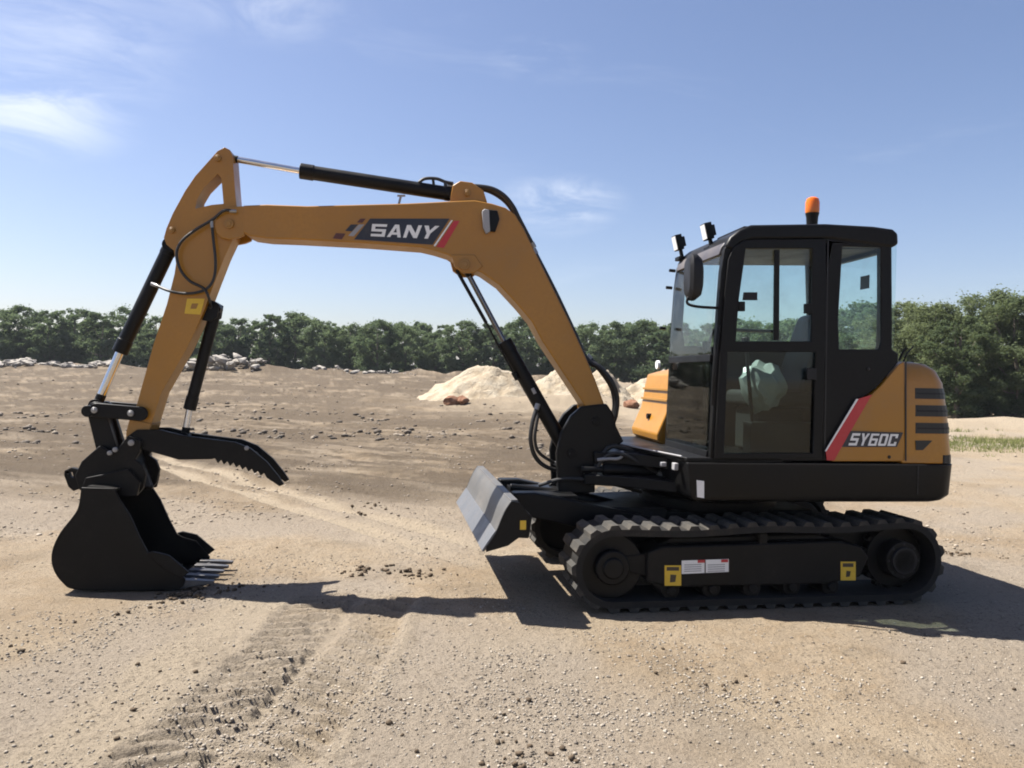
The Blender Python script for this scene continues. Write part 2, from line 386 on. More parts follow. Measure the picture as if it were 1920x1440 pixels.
def hgt(x, y, fine=True):
    d = np.hypot(x, y); h = terrain_far(x, y); nm = near_machine(x, y); calm = 1 - nm
    h = h + calm * (.028 * fbm(x, y, .55, 3, 3) + ss(9, 20, d) * .07 * fbm(x, y, .28, 3, 6))
    # old ruts scraped across the field behind the bucket, running left-back to right-front
    ca, sa = math.cos(rad(-24)), math.sin(rad(-24)); u = x * ca + y * sa; v = -x * sa + y * ca
    field = ss(7.2, 9.5, y) * (1 - ss(3, 8, x)) * (1 - ss(40, 60, y))
    h = h + calm * field * (.075 * fbm(u * .22, v * 1.15, 1, 4, 14, .55) + .05 * fbm(x, y, 2.2, 3, 18) * ss(-.1, .4, fbm(x, y, .16, 3, 20)))
    if fine:
        rough = .35 + .65 * ss(-.1, .35, fbm(x, y, .8, 2, 22))
        h = h + calm * rough * (.010 * fbm(x, y, 3.2, 3, 24, .6) + .010 * np.abs(fbm(x, y, 9, 3, 27, .6)) + .006 * fbm(x, y, 19, 2, 29, .6))
        band, lug, edge = tread(x, y); brk = .45 + .55 * ss(-.15, .2, fbm(x, y, 2.5, 2, 75))
        h = h + calm * (-.034 * band + .046 * band * lug * brk + .016 * edge * (.6 + .8 * fbm(x, y, 6, 2, 77)))
        s, t, n = along(x, y, LT_A, LT_B); k = (1 - ss(.08, .16, np.abs(np.abs(t) - .24))) * ss(0, .8, s) * (1 - ss(n * .9, n * 1.1, s))
        h = h + calm * (-.030 * k + .022 * np.exp(-((np.abs(t) - .42) / .06) ** 2) * ss(0, .8, s) * (1 - ss(n * .9, n * 1.1, s)))
    return h
def build_ground():
    a_in = np.linspace(-40, 40, 861); a_out = np.linspace(40, 320, 91)[1:-1]
    ang = np.radians(np.concatenate([a_in, a_out])) ; na = len(ang)
    inv = np.linspace(773 * EYE / 2.6, 773 * EYE / 14, 300); r = 773 * EYE / inv
    inv2 = np.linspace(773 * EYE / 14, 773 * EYE / 95, 125)[1:]; r = np.concatenate([np.linspace(.25, 2.5, 14), r, 773 * EYE / inv2, np.geomspace(105, 1800, 16)])
    A, R = np.meshgrid(ang, r); x = (np.sin(A) * R).ravel(); y = (np.cos(A) * R).ravel()
    z = hgt(x, y)
    nr = len(r); I = np.arange(nr * na).reshape(nr, na); J = np.roll(I, -1, 1)
    q = np.stack([I[:-1].ravel(), J[:-1].ravel(), J[1:].ravel(), I[1:].ravel()], 1)[:, ::-1]
    # fan in the middle
    V = np.concatenate([np.stack([x, y, z], 1), [[0, 0, float(z[0])]]]); c = len(V) - 1
    me = np_mesh('ground', V, q, M['dirt'])
    bm = bmesh.new(); bm.from_mesh(me); bm.verts.ensure_lookup_table()
    for k in range(na): bm.faces.new((bm.verts[c], bm.verts[int(J[0, k])], bm.verts[int(I[0, k])]))
    bm.to_mesh(me); bm.free(); me.shade_smooth()
    x, y = V[:, 0], V[:, 1]; d = np.hypot(x, y)
    ca, sa = math.cos(rad(-24)), math.sin(rad(-24)); u = x * ca + y * sa; v = -x * sa + y * ca
    field = ss(7.0, 11, y) * (1 - ss(1.5, 5, x - .03 * y))
    mid = field * ss(8.0, 14, y)
    dark = field * ss(-.15, .30, fbm(u * .25, v * 1.1, 1, 4, 51, .6)) * .40 + .78 * mid + .30 * field * (1 - ss(8, 14, y)) + .50 * mid * ss(-.05, .35, fbm(u * .6, v * 2.6, 1, 4, 53, .65)) - .25 * mid * ss(.05, .35, fbm(u * .5, v * 2.2, 1, 3, 54, .6))
    dark = dark + mid * (.45 * ss(.0, .35, fbm(x * .22, y * .3, 1, 3, 58)) - .30 * ss(.0, .35, -fbm(x * .22, y * .3, 1, 3, 58)))
    dark = np.clip(dark + .20 * ss(.28, .5, fbm(x, y, 1.6, 3, 55)) * (d < 30), 0, 1)
    band, lug, edge = tread(x, y)
    s, t, n = along(x, y, TR_A, TR_B); swath = (1 - ss(.10, .30, np.abs(t - .70 + .10 * perlin(s * .9, s * 0 + 3, 6)))) * ss(-.8, .2, s) * (1 - ss(n * .8, n * 1.05, s))
    s, t, n = along(x, y, LT_A, LT_B); t2 = t + .10 * perlin(s, s * 0, 5); k = (1 - ss(.06, .16, np.abs(np.abs(t2) - .24))) * ss(0, .8, s) * (1 - ss(n * .8, n * 1.1, s)) + .35 * (1 - ss(.3, .5, np.abs(t2))) * ss(0, .8, s) * (1 - ss(n * .8, n * 1.1, s))
    pale = .40 * ss(.05, .45, fbm(x, y, .5, 4, 57)) * (1 - .7 * mid) + .85 * k + .30 * band * (1 - lug) + .5 * edge + .2 * band + .75 * swath
    # sand washed out from the foot of the piles; pale spoil on the right
    pale = pale + 1.1 * np.exp(-((x - 2.4) / 5.0) ** 4 - ((y - 35) / 6.5) ** 4) + ss(8, 12, x) * np.exp(-((y - 28) / 3) ** 2)
    pale = pale + .25 * ss(2.5, 5, x) * ss(8, 11, y) * (1 - ss(16, 24, y)) + .25 * ss(45, 62, y) * ss(0, .3, fbm(x, y, .2, 3, 59))
    dark = dark * (1 - np.clip(.9 * k + .9 * np.exp(-((x - 2.4) / 6.0) ** 2 - ((y - 36) / 6) ** 2), 0, 1)) * (1 - .5 * band)
    grey = ss(-.05, .35, fbm(x, y, .42, 4, 61) + .12 - .25 * band) * (1 - .5 * field)
    col = np.stack([np.clip(dark, 0, 1), np.clip(pale, 0, 1), np.clip(grey, 0, 1), np.ones_like(x)], 1).astype(np.float32)
    at = me.attributes.new('soil', 'FLOAT_COLOR', 'POINT'); at.data.foreach_set('color', col.ravel())
    o = bpy.data.objects.new('ground', me); C.objects.link(o); tag(o, 'bare sandy dirt yard with tread prints and gravel', 'ground', kind='structure')
build_ground()

ICO = None
def ico_template():
    bm = bmesh.new(); bmesh.ops.create_icosphere(bm, subdivisions=1, radius=1); v = np.array([p.co[:] for p in bm.verts]); f = np.array([[q.index for q in g.verts] for g in bm.faces]); bm.free(); return v, f
ICO = ico_template()
def lumps(name, x, y, size, mat, label, cat, seed, squash=.6, sink=.25, cols=None):
    r = np.random.default_rng(seed); v, f = ICO; n = len(x); z = hgt(x, y)
    a = r.random(n) * 6.283; jit = 1 + .55 * (r.random((n, len(v), 1)) - .5)
    sc = size[:, None] * (.7 + .6 * r.random((n, 3))) * np.array([1, 1, squash])
    p = v[None] * jit * sc[:, None, :]
    px = p[..., 0] * np.cos(a)[:, None] - p[..., 1] * np.sin(a)[:, None]; py = p[..., 0] * np.sin(a)[:, None] + p[..., 1] * np.cos(a)[:, None]
    P_ = np.stack([px + x[:, None], py + y[:, None], p[..., 2] + (z + sc[:, 2] * (1 - 2 * sink))[:, None]], -1)
    F_ = f[None] + (np.arange(n) * len(v))[:, None, None]
    me = np_mesh(name, P_.reshape(-1, 3), F_.reshape(-1, 3), mat)
    if cols is not None:
        c = np.repeat(cols, len(v), 0); c = np.concatenate([c, np.ones((len(c), 1))], 1).astype(np.float32)
        me.attributes.new('tint', 'FLOAT_COLOR', 'POINT').data.foreach_set('color', c.ravel())
    o = bpy.data.objects.new(name, me); C.objects.link(o); tag(o, label, cat, kind='stuff')
def scatter(n, seed, rmin, rmax, amax=36, dens=None):
    r = np.random.default_rng(seed); rr = 1 / (1 / rmax + r.random(n * 2) * (1 / rmin - 1 / rmax)); a = np.radians((r.random(n * 2) * 2 - 1) * amax)
    x, y = np.sin(a) * rr, np.cos(a) * rr
    k = (near_machine(x, y) < .3)
    if dens is not None: k &= r.random(n * 2) < dens(x, y)
    return x[k][:n], y[k][:n]
def build_gravel():
    x, y = scatter(30000, 7, 2.6, 11, dens=lambda x, y: .15 + .85 * ss(-.1, .3, fbm(x, y, .7, 3, 63))); r = np.random.default_rng(8); n = len(x)
    size = .0030 + .0065 * r.random(n) ** 3.0
    base = np.array([[.235, .205, .168], [.29, .25, .20], [.168, .14, .112], [.095, .076, .057], [.34, .305, .255]]); c = base[r.choice(5, n, p=[.34, .26, .21, .14, .05])] * (.8 + .35 * r.random((n, 1)))
    lumps('gravel', x, y, size, M['pebble'], 'small mixed pebbles scattered over the sandy dirt', 'gravel', 9, .7, .3, c)
    # crumbled lumps strewn over the field behind the machine
    x, y = scatter(6500, 27, 8.5, 70, 34, dens=lambda x, y: (.12 + .88 * ss(-.05, .35, fbm(x * .5, y, .8, 3, 68))) * (1 - .75 * ss(3, 6, x - .06 * y))); r = np.random.default_rng(28); n = len(x); d = np.hypot(x, y)
    c = np.array([[.20, .165, .125], [.26, .215, .165], [.13, .10, .072], [.32, .275, .22]])[r.choice(4, n, p=[.36, .3, .24, .1])] * (.8 + .4 * r.random((n, 1)))
    lumps('dirt_lumps', x, y, (.006 + .020 * r.random(n) ** 2.4) * (.35 + d * .055), M['pebble'], 'crumbled dirt lumps strewn over the field behind the machine', 'dirt lumps', 29, .55, .3, c)
    x2, y2 = scatter(2600, 37, 15, 72, 34, dens=lambda x, y: ss(.0, .3, fbm(x * .4, y, .3, 3, 78)) * (1 - ss(1, 3, x - .05 * y))); r = np.random.default_rng(38); n = len(x2); c2 = np.array([[.115, .092, .068], [.068, .052, .038], [.185, .152, .115]])[r.choice(3, n, p=[.45, .35, .2])] * (.8 + .4 * r.random((n, 1)))
    lumps('dirt_clumps', x2, y2, .02 + .085 * r.random(n) ** 3, M['pebble'], 'larger dirt clumps on the far churned part of the yard', 'dirt clumps', 39, .6, .3, c2)
    # broken soil clods: loose ones, and the churned heaps by the teeth, between bucket and blade, behind the right track end
    x, y = scatter(220, 17, 2.8, 16, dens=lambda x, y: .06 + .94 * ss(.12, .4, fbm(x, y, .9, 3, 65))); r = np.random.default_rng(18)
    s = .006 + .013 * r.random(len(x)) ** 3; X, Y, Z = [x], [y], [s]
    for px, py, n, w, q in ((355, 1116, 55, .13, .026), (690, 1072, 40, .10, .03), (785, 1080, 30, .10, .024), (1795, 1036, 16, .09, .024), (1878, 1044, 6, .04, .022), (440, 1100, 20, .15, .018), (215, 1150, 12, .12, .018), (960, 1400, 16, .12, .02), (1020, 1430, 14, .10, .02), (560, 880, 26, .2, .03), (690, 950, 16, .2, .026), (330, 1290, 14, .3, .012), (1280, 1260, 14, .15, .014), (1390, 1300, 10, .12, .014)):
        gx, gy = ground_pt(px, py); X.append(gx + r.normal(0, w, n)); Y.append(gy + r.normal(0, w * .8, n)); Z.append(q * (.25 + .75 * r.random(n) ** 1.6))
    lumps('soil_clods', np.concatenate(X), np.concatenate(Y), np.concatenate(Z), M['clod'], 'dark broken soil clods lying on the dirt', 'soil clods', 19, .7, .2)
build_gravel()

# ------------------------------------------------------------------ sand piles, rubble, small lumps
def sand_pile(px, ptop, d, wx, wy, seed, label):
    X = (px - 960) * d / FPX; hor = 702 + (px - 960) * .021; zt = EYE + (hor - ptop) * d / FPX
    n = 56; g = np.linspace(-1.25, 1.25, n); gx, gy = np.meshgrid(g, g); r = np.hypot(gx * (1 + .12 * np.sin(seed)), gy)
    x = X + gx * wx; y = d + gy * wy; base = hgt(x, y, False)
    rr = r + .20 * fbm(gx, gy, 1.6, 4, 100 + seed, .55); cone = np.clip(1 - rr, -.3, 1); soft = np.where(cone > 0, cone * (1.12 - .12 * cone) , cone)
    top = zt - float(hgt(np.array([X]), np.array([float(d)]), False)[0]); soft = np.where(soft > .86, .86 + (soft - .86) * .45, soft)
    z = base + top * soft / .90 + .17 * fbm(gx, gy, 5, 4, 120 + seed, .65) * (cone > 0) - .10
    I = np.arange(n * n).reshape(n, n); q = np.stack([I[:-1, :-1].ravel(), I[:-1, 1:].ravel(), I[1:, 1:].ravel(), I[1:, :-1].ravel()], 1)
    me = np_mesh('sand_pile', np.stack([x.ravel(), y.ravel(), z.ravel()], 1), q, M['sand']); me.shade_smooth()
    o = bpy.data.objects.new('sand_pile', me); C.objects.link(o); tag(o, label, 'sand pile', 'piles of pale sand')
sand_pile(905, 684, 38, 3.6, 3.2, 1, 'pale sand pile left of the boom lift cylinder')
sand_pile(1052, 690, 39, 2.6, 2.6, 2, 'pale sand pile seen between boom lift cylinder and boom')
sand_pile(1128, 688, 41, 2.0, 2.6, 3, 'pale sand pile just right of the lower boom behind the hose loop')
sand_pile(1262, 688, 42, 3.0, 3.0, 4, 'pale sand pile partly hidden behind the cab front')

def rock_mesh(seed):
    r = random.Random(seed); bm = bmesh.new(); bmesh.ops.create_icosphere(bm, subdivisions=1, radius=.5)
    for v in bm.verts: v.co *= r.uniform(.65, 1.25)
    me = bpy.data.meshes.new('rock'); bm.to_mesh(me); bm.free(); me.materials.append(M['rock']); return me
ROCKS = [rock_mesh(k) for k in range(6)]
def rubble(px0, px1, d, n, smax, seed, label, lift=.0):
    r = random.Random(seed); xm = ((px0 + px1) / 2 - 960) * d / FPX; hw = (px1 - px0) / 2 * d / FPX
    z0 = float(hgt(np.array([xm]), np.array([float(d)]), False)[0]); root = thing('rubble_pile', label, 'rubble', (xm, d, z0), group='heaps of pale broken rock by the trees')
    for i in range(n):
        u = r.uniform(-1, 1); x = u * hw; y = r.gauss(0, .9); s = smax * r.uniform(.25, 1) ** 1.4
        z = float(hgt(np.array([xm + x]), np.array([d + y]), False)[0]) - z0 + lift * (1 - u * u) * r.random() + s * .2
        o = bpy.data.objects.new('rock', r.choice(ROCKS)); C.objects.link(o); o.parent = root; o.location = (x, y, z); o.scale = (s * r.uniform(.9, 1.5), s, s * r.uniform(.5, .85)); o.rotation_euler = (r.uniform(-.3, .3), r.uniform(-.3, .3), r.uniform(0, 6))
rubble(-20, 75, 62, 60, .95, 1, 'low heap of pale rocks at the left edge below the trees')
rubble(85, 210, 63, 60, .8, 2, 'low line of pale rocks left of the bucket cylinder rod')
rubble(345, 490, 61, 60, 1.0, 3, 'grey rock heap just right of the dipper arm below the trees', .9)
rubble(560, 800, 63, 44, .6, 4, 'scattered pale rocks on the terrace edge in the middle distance')
for px, py, s, lab in ((848, 714, .34, 'left reddish soil lump at the foot of the sand pile'), (868, 712, .30, 'right reddish soil lump at the foot of the sand pile'), (1184, 778, .36, 'reddish soil lump between hose loop and yellow hood')):
    d = 33.5; X = (px - 960) * d / FPX
    bm = bmesh.new(); bmesh.ops.create_icosphere(bm, subdivisions=2, radius=s); rr = random.Random(px)
    for v in bm.verts: v.co *= rr.uniform(.75, 1.2); v.co.z *= .75
    o = obj('soil_lump', bm, M['clod_red']); zz = EYE + (702 + (px - 960) * .021 - py) * d / FPX
    o.location = (X, d, float(hgt(np.array([X]), np.array([d]), False)[0]) + s * .4); tag(o, lab, 'soil lump', 'reddish lumps by the sand piles')

# ------------------------------------------------------------------ trees
def leaf_cloud(r, cen, crad, n, size, up=.25):
    k = r.choice(len(cen), n, p=crad ** 2 / np.sum(crad ** 2)); dirs = r.normal(size=(n, 3)); dirs /= np.linalg.norm(dirs, axis=1)[:, None]
    p = cen[k] + dirs * (crad[k] * (.25 + .75 * r.random(n) ** .6 + (r.random(n) < .16) * r.random(n) * 1.1))[:, None] * np.array([1, 1, .78])
    nrm = dirs * .8 + r.normal(size=(n, 3)) * .7 + np.array([0, 0, up]); nrm /= np.linalg.norm(nrm, axis=1)[:, None]
    a = np.cross(nrm, r.normal(size=(n, 3))); a /= np.linalg.norm(a, axis=1)[:, None]; b = np.cross(nrm, a); s = (size * (.55 + .75 * r.random(n)))[:, None]
    V = np.stack([p - a * s, p - b * s * .55 + nrm * s * .12, p + a * s, p + b * s * .55 + nrm * s * .12], 1).reshape(-1, 3)
    Fq = np.arange(n * 4).reshape(n, 4); tint = np.repeat(np.clip(.5 + .14 * r.normal(size=n) + .25 * (r.random(len(cen))[k] - .5), 0, 1), 4); return V, Fq, tint
def tree_shape(seed, h, R, nc, low=.12, peak=.45):
    r = np.random.default_rng(seed); t = low + (1 - low) * r.random(nc) ** .85; f = np.where(t < peak, .62 + .38 * ss(low, peak, t), np.sqrt(np.clip(1 - ((t - peak) / (1.02 - peak)) ** 2, 0, 1)))
    a = r.random(nc) * 6.283; q = R * f * np.sqrt(r.random(nc)) * (.85 + .3 * r.random(nc)); cen = np.stack([np.cos(a) * q, np.sin(a) * q, t * h * .93], 1)
    crad = R * (.09 + .20 * r.random(nc) ** 1.6) * (1 - .3 * t); return r, cen, crad
def make_tree(seed, h, R, nc, n, size, mat, low=.12, peak=.45):
    r, cen, crad = tree_shape(seed, h, R, nc, low, peak); V, Fq, tint = leaf_cloud(r, cen, crad, n, size)
    me = np_mesh('crown', V, Fq, mat); c = np.stack([tint, tint, tint, np.ones_like(tint)], 1).astype(np.float32); me.attributes.new('tint', 'FLOAT_COLOR', 'POINT').data.foreach_set('color', c.ravel())
    bm = bmesh.new(); rnd = random.Random(seed)
    lean = [(rnd.uniform(-.06, .06) * h * t, rnd.uniform(-.06, .06) * h * t, h * t) for t in (0, .25, .5, .8)]; tr = h * .016
    pts = smooth_path(lean, 4); tube(bm, pts, [tr * (1.25 - i / len(pts) * 1.05) for i in range(len(pts))], 7, False)
    for i in r.choice(len(cen), min(11, len(cen)), replace=False):
        c_ = Vector(cen[i]); z = c_.z * rnd.uniform(.45, .7); k = z / h / .8; st = Vector((lean[3][0] * k * .6, lean[3][1] * k * .6, z)); mid = (st + c_) / 2 + Vector((0, 0, -.04 * h))
        pp = smooth_path([st, mid, c_], 3); tube(bm, pp, [tr * .5 * (1 - .75 * j / len(pp)) for j in range(len(pp))], 5, False)
    tm = bpy.data.meshes.new('trunk'); bmesh.ops.recalc_face_normals(bm, faces=bm.faces[:]); bm.to_mesh(tm); bm.free(); tm.shade_smooth(); tm.materials.append(M['bark']); return me, tm, h
FAR = [make_tree(200 + i, 8, [2.9, 2.5, 3.3, 2.2, 2.8][i], [135, 120, 150, 115, 135][i], 19000, .115, M['leaf'], .02, [.4, .5, .38, .55, .45][i]) for i in range(5)]
NEAR = [make_tree(300 + i, 6.6, [2.0, 1.7, 2.3][i], [170, 150, 190][i], 34000, .058, M['leaf_near'], .03, [.5, .55, .45][i]) for i in range(3)]
def tree(px, ptop, d, proto, label, group, rz=0., wid=1.):
    me, tm, h0 = proto; X = (px - 960) * d / FPX; hor = 702 + (px - 960) * .021; zt = EYE + (hor - ptop) * d / FPX; z0 = float(hgt(np.array([X]), np.array([float(d)]), False)[0]) - .05
    s = (zt - z0) / h0; root = thing('broadleaf_tree', label, 'tree', (X, d, z0), rz, group); root.scale = (s * wid, s * wid, s)
    for nm, m_ in (('trunk', tm), ('crown', me)):
        o = bpy.data.objects.new(nm, m_); C.objects.link(o); o.parent = root
g1 = 'trees along the far edge of the yard'; g2 = 'taller nearer trees on the right'
TREES = [
 (-14, 572, 92, 2, 'leftmost tree of the far treeline, cut by the left edge of the photo', g1), (42, 569, 96, 0, 'far tree above the rock heap at the left edge', g1),
 (92, 577, 93, 1, 'far tree above the gap between the two left rock heaps', g1), (140, 574, 97, 4, 'far tree above the line of pale rocks left of the bucket cylinder', g1),
 (188, 580, 92, 3, 'far tree just left of the bucket cylinder rod', g1), (236, 573, 96, 2, 'far tree directly behind the bucket cylinder barrel', g1),
 (290, 588, 93, 1, 'far tree between bucket cylinder and dipper arm', g1), (348, 590, 95, 4, 'far tree behind the dipper arm', g1),
 (405, 596, 92, 0, 'far tree just right of the thumb cylinder', g1), (448, 592, 94, 1, 'far tree above the grey rock heap', g1),
 (505, 582, 91, 3, 'far tree with a thin upright tip right of the grey rock heap', g1), (552, 581, 95, 0, 'tallest far tree below the left half of the boom', g1),
 (606, 598, 92, 4, 'far tree below the boom left of the dark boom decal', g1), (655, 604, 93, 2, 'low far tree below the stepped left end of the boom decal', g1),
 (708, 595, 88, 0, 'rounded far tree directly below the lettering on the boom', g1), (760, 604, 90, 2, 'far tree below the red stripe on the boom', g1),
 (815, 620, 92, 1, 'lowest far tree in the dip of the treeline left of the lift cylinder', g1), (868, 597, 87, 4, 'far tree behind the upper end of the boom lift cylinder', g1),
 (925, 600, 86, 3, 'far tree behind the boom lift cylinder rods', g1), (985, 590, 88, 0, 'far tree between lift cylinder and lower boom', g1),
 (1045, 598, 86, 1, 'far tree behind the lower boom', g1), (1100, 602, 85, 2, 'far tree just right of the lower boom', g1),
 (1152, 598, 84, 4, 'far tree midway between lower boom and cab', g1), (1206, 596, 83, 0, 'far tree just left of the cab front', g1),
 (1262, 596, 80, 3, 'far tree seen through the cab windscreen', g1), (1325, 598, 78, 1, 'far tree behind the cab front pillar', g1),
 (1395, 592, 76, 2, 'far tree seen through the left pane of the cab door window', g1), (1470, 594, 74, 0, 'far tree seen through the right pane of the cab door window', g1),
 (1560, 572, 60, 4, 'tree behind the cab rear corner pillar', g1), (1622, 558, 52, 0, 'tree seen through the cab rear quarter window', g1)]
for i, (px, pt, d, k, lab, g) in enumerate(TREES): tree(px, pt, d, FAR[k], lab, g, i * 1.7, 1.25)
for i, (px, pt, d, k, lab) in enumerate([
 (1692, 556, 41, 0, 'near tree just right of the cab rear edge above the engine hood'), (1742, 560, 39, 2, 'near tree rising directly above the rear end of the engine hood'),
 (1795, 584, 36, 1, 'low near tree in the dip of the right treeline, right of the hood'), (1850, 538, 39, 2, 'tallest near tree of the right treeline'),
 (1908, 545, 37, 0, 'near tree at the right edge of the photo'), (1965, 540, 38, 1, 'rightmost near tree, cut by the right edge of the photo')]): tree(px, pt, d, NEAR[k], lab, g2, i * 2.3 + .4, 1.3)
def build_wood():                          # the unbroken wood further back: one mass
    r = np.random.default_rng(77); VV, FF, TT = [], [], []; o = 0
    spots = [(px, 607 + 10 * math.sin(px * .03), 108 + 8 * (i % 3)) for i, px in enumerate(range(-1100, 1560, 42))] + [(px, 600 + 12 * math.sin(px * .05), 60 + 4 * (i % 3)) for i, px in enumerate(range(1500, 1720, 45))] + [(px, 585 + 12 * math.sin(px * .05), 46 + 4 * (i % 3)) for i, px in enumerate(range(1690, 2500, 52))]
    for i, (px, pt, d) in enumerate(spots):
        X = (px - 960) * d / FPX; zt = EYE + (702 + (px - 960) * .021 - pt) * d / FPX; z0 = float(hgt(np.array([X]), np.array([float(d)]), False)[0]); h = zt - z0
        rr, cen, crad = tree_shape(400 + i, h, h * .38, 64, .03, .4); V, Fq, t = leaf_cloud(rr, cen, crad, 8000, .25 if d > 70 else .15); VV.append(V + np.array([X, d, z0])); FF.append(Fq + o); TT.append(t * .7); o += len(V)
    me = np_mesh('woodland', np.concatenate(VV), np.concatenate(FF), M['leaf']); t = np.concatenate(TT); me.attributes.new('tint', 'FLOAT_COLOR', 'POINT').data.foreach_set('color', np.stack([t, t, t, t * 0 + 1], 1).astype(np.float32).ravel())
    ob = bpy.data.objects.new('woodland', me); C.objects.link(ob); tag(ob, 'unbroken dark wood standing behind the front row of trees', 'wood', kind='stuff')
build_wood()
def build_grass():
    r = np.random.default_rng(5); n = 34000; x = 9.2 + r.random(n) * 12; y = 17 + r.random(n) * 9; k = (fbm(x, y, .45, 4, 91, .6) + .30 - .75 * ss(21.5, 25.5, y) - .75 * (1 - ss(17.2, 19.0, y)) + .25 * fbm(x, y, 2.5, 2, 93) > -.02) & (x / y > .55); x, y = x[k], y[k]; n = len(x); z = hgt(x, y, False) - .02
    h = .04 + .15 * r.random(n) ** 1.8; a = r.random(n) * 6.283; lx, ly = r.normal(0, .35, n) * h, r.normal(0, .35, n) * h; w = .006 + .008 * r.random(n)
    V = np.stack([np.stack([x - np.cos(a) * w, y - np.sin(a) * w, z], 1), np.stack([x + np.cos(a) * w, y + np.sin(a) * w, z], 1), np.stack([x + lx, y + ly, z + h], 1)], 1).reshape(-1, 3)
    me = np_mesh('grass', V, np.arange(n * 3).reshape(n, 3), M['grass']); t = np.repeat(r.random(n), 3); me.attributes.new('tint', 'FLOAT_COLOR', 'POINT').data.foreach_set('color', np.stack([t, t, t, t * 0 + 1], 1).astype(np.float32).ravel())
    o = bpy.data.objects.new('grass', me); C.objects.link(o); tag(o, 'patch of dry yellow green grass behind the engine hood on the right', 'grass', kind='stuff')
build_grass()

# ------------------------------------------------------------------ the excavator
EX = thing('excavator', 'yellow and black compact crawler excavator with bucket, thumb and dozer blade', 'excavator', ORG, YU)
BC = .03                                   # boom centre line, across the machine
def capsule(a, b, ra, rb, n=9):            # outline of a link plate between two pins
    a = Vector((a[0], a[1])); b = Vector((b[0], b[1])); d = (b - a).normalized(); th = math.atan2(d.y, d.x); out = []
    for k in range(n): t = th + math.pi / 2 + math.pi * k / (n - 1); out.append((a.x + math.cos(t) * ra, a.y + math.sin(t) * ra))
    for k in range(n): t = th - math.pi / 2 + math.pi * k / (n - 1); out.append((b.x + math.cos(t) * rb, b.y + math.sin(t) * rb))
    return out
def curve2(pts, n=5): return [(q.x, q.y) for q in smooth_path([(p[0], p[1], 0) for p in pts], n)]
def pin(parent, px, py, ly, r=.03, mat='pin', yaw=YU, t=.02, rz=0):
    a = V3(px, py, ly, yaw); return part('pin', M[mat], parent, lambda bm: (cyl(bm, a, a + Vector((0, -t, 0)), r, 18), cyl(bm, a + Vector((0, -t, 0)), a + Vector((0, -t - .006, 0)), r * .55, 12)), bevel=.003, rotz=rz)
def ram(name, label, a, b, c, rb, rr, eye_a=True, collar=True, rod='chrome'):
    """hydraulic cylinder: barrel a-b, rod b-c"""
    d = (b - a).normalized()
    def barrel(bm):
        cyl(bm, a, b, rb, 26)
        if collar: cyl(bm, b - d * .09, b + d * .012, rb * 1.10, 26); cyl(bm, a + d * .01, a + d * .05, rb * 1.06, 26)
        if eye_a: cyl(bm, a - d * rb * .5 + Vector((0, -rb * 1.0, 0)), a - d * rb * .5 + Vector((0, rb * 1.0, 0)), rb * 1.0, 20)
    o = part(name, M['black'], EX, barrel, bevel=.003); tag(o, label)
    dr = (c - b).normalized()
    r_ = part('rod', M[rod], o, lambda bm: cyl(bm, b, c, rr, 20))
    part('rod_eye', M['black'], o, lambda bm: (cyl(bm, c + Vector((0, -rr * 1.5, 0)), c + Vector((0, rr * 1.5, 0)), rr * 1.6, 20), cyl(bm, c - dr * rr * 3, c - dr * rr * .8, rr * 1.15, 16)), bevel=.003)
    return o
# --- boom
yb0, yb1 = BC - .14, BC + .14
top = [(455, 385), (500, 383), (576, 386), (685, 383), (764, 381), (843, 377), (890, 375), (922, 381), (948, 389), (966, 402), (982, 428), (1000, 465), (1037, 540), (1070, 607), (1100, 673), (1117, 713), (1133, 757), (1126, 790)]
bot = [(1098, 790), (1095, 758), (1050, 690), (1017, 640), (998, 604), (972, 573), (936, 534), (903, 511), (878, 502), (858, 490), (840, 478), (815, 470), (790, 464), (685, 456), (553, 449), (500, 447), (470, 443), (455, 436)]
boom_out = P(top + bot, yb0)
boom = part('boom', M['yellow'], EX, lambda bm: prism(bm, boom_out, yb0, yb1), bevel=.012, seg=3)
fork = P([(458, 386), (430, 388), (414, 394), (405, 404), (401, 420), (404, 436), (414, 446), (430, 449), (446, 446), (458, 441)], yb0)
for y in (yb0 + .002, yb1 - .032): part('fork_plate', M['yellow'], boom, lambda bm: prism(bm, fork, y, y + .03), bevel=.006)
pin(boom, 430, 420, yb0, .035, 'yellow_dusty')
# seam plates and lugs on the boom
for y in (BC - .085, BC + .055): part('cylinder_lug', M['yellow'], boom, lambda bm: prism(bm, P([(842, 384), (848, 352), (862, 344), (884, 347), (905, 362), (912, 384)], BC), y, y + .03), bevel=.006)
for y in (yb0 - .012, yb1 - .023): part('lift_lug', M['yellow'], boom, lambda bm: prism(bm, P([(846, 478), (852, 500), (868, 512), (890, 512), (905, 500), (890, 478)], yb0), y, y + .035), bevel=.006)
pin(boom, 871, 496, yb0 - .012, .042, 'yellow_dusty'); pin(boom, 876, 362, BC - .085, .026, 'yellow_dusty')
part('work_lamp_bracket', M['bracket'], boom, lambda bm: (prism(bm, P([(903, 398), (908, 394), (916, 396), (918, 436), (911, 440), (905, 428)], yb0), yb0 - .05, yb0 - .002),), bevel=.004)
part('hose_guide', M['black'], boom, lambda bm: (prism(bm, P([(912, 394), (932, 396), (936, 412), (928, 436), (916, 434)], yb0), yb0 - .03, yb0 - .003),), bevel=.006)
def decal(name, mat, parent, pts, ly, t=.003, holes=(), yaw=YU, rz=0): return part(name, M[mat], parent, lambda bm: prism(bm, P(pts, ly, yaw), ly - t, ly - .0006, [P(h, ly, yaw) for h in holes]), smooth=False, rotz=rz)
decal('decal_panel', 'navy', boom, [(694, 410), (843, 410), (811, 459), (664, 449)], yb0)
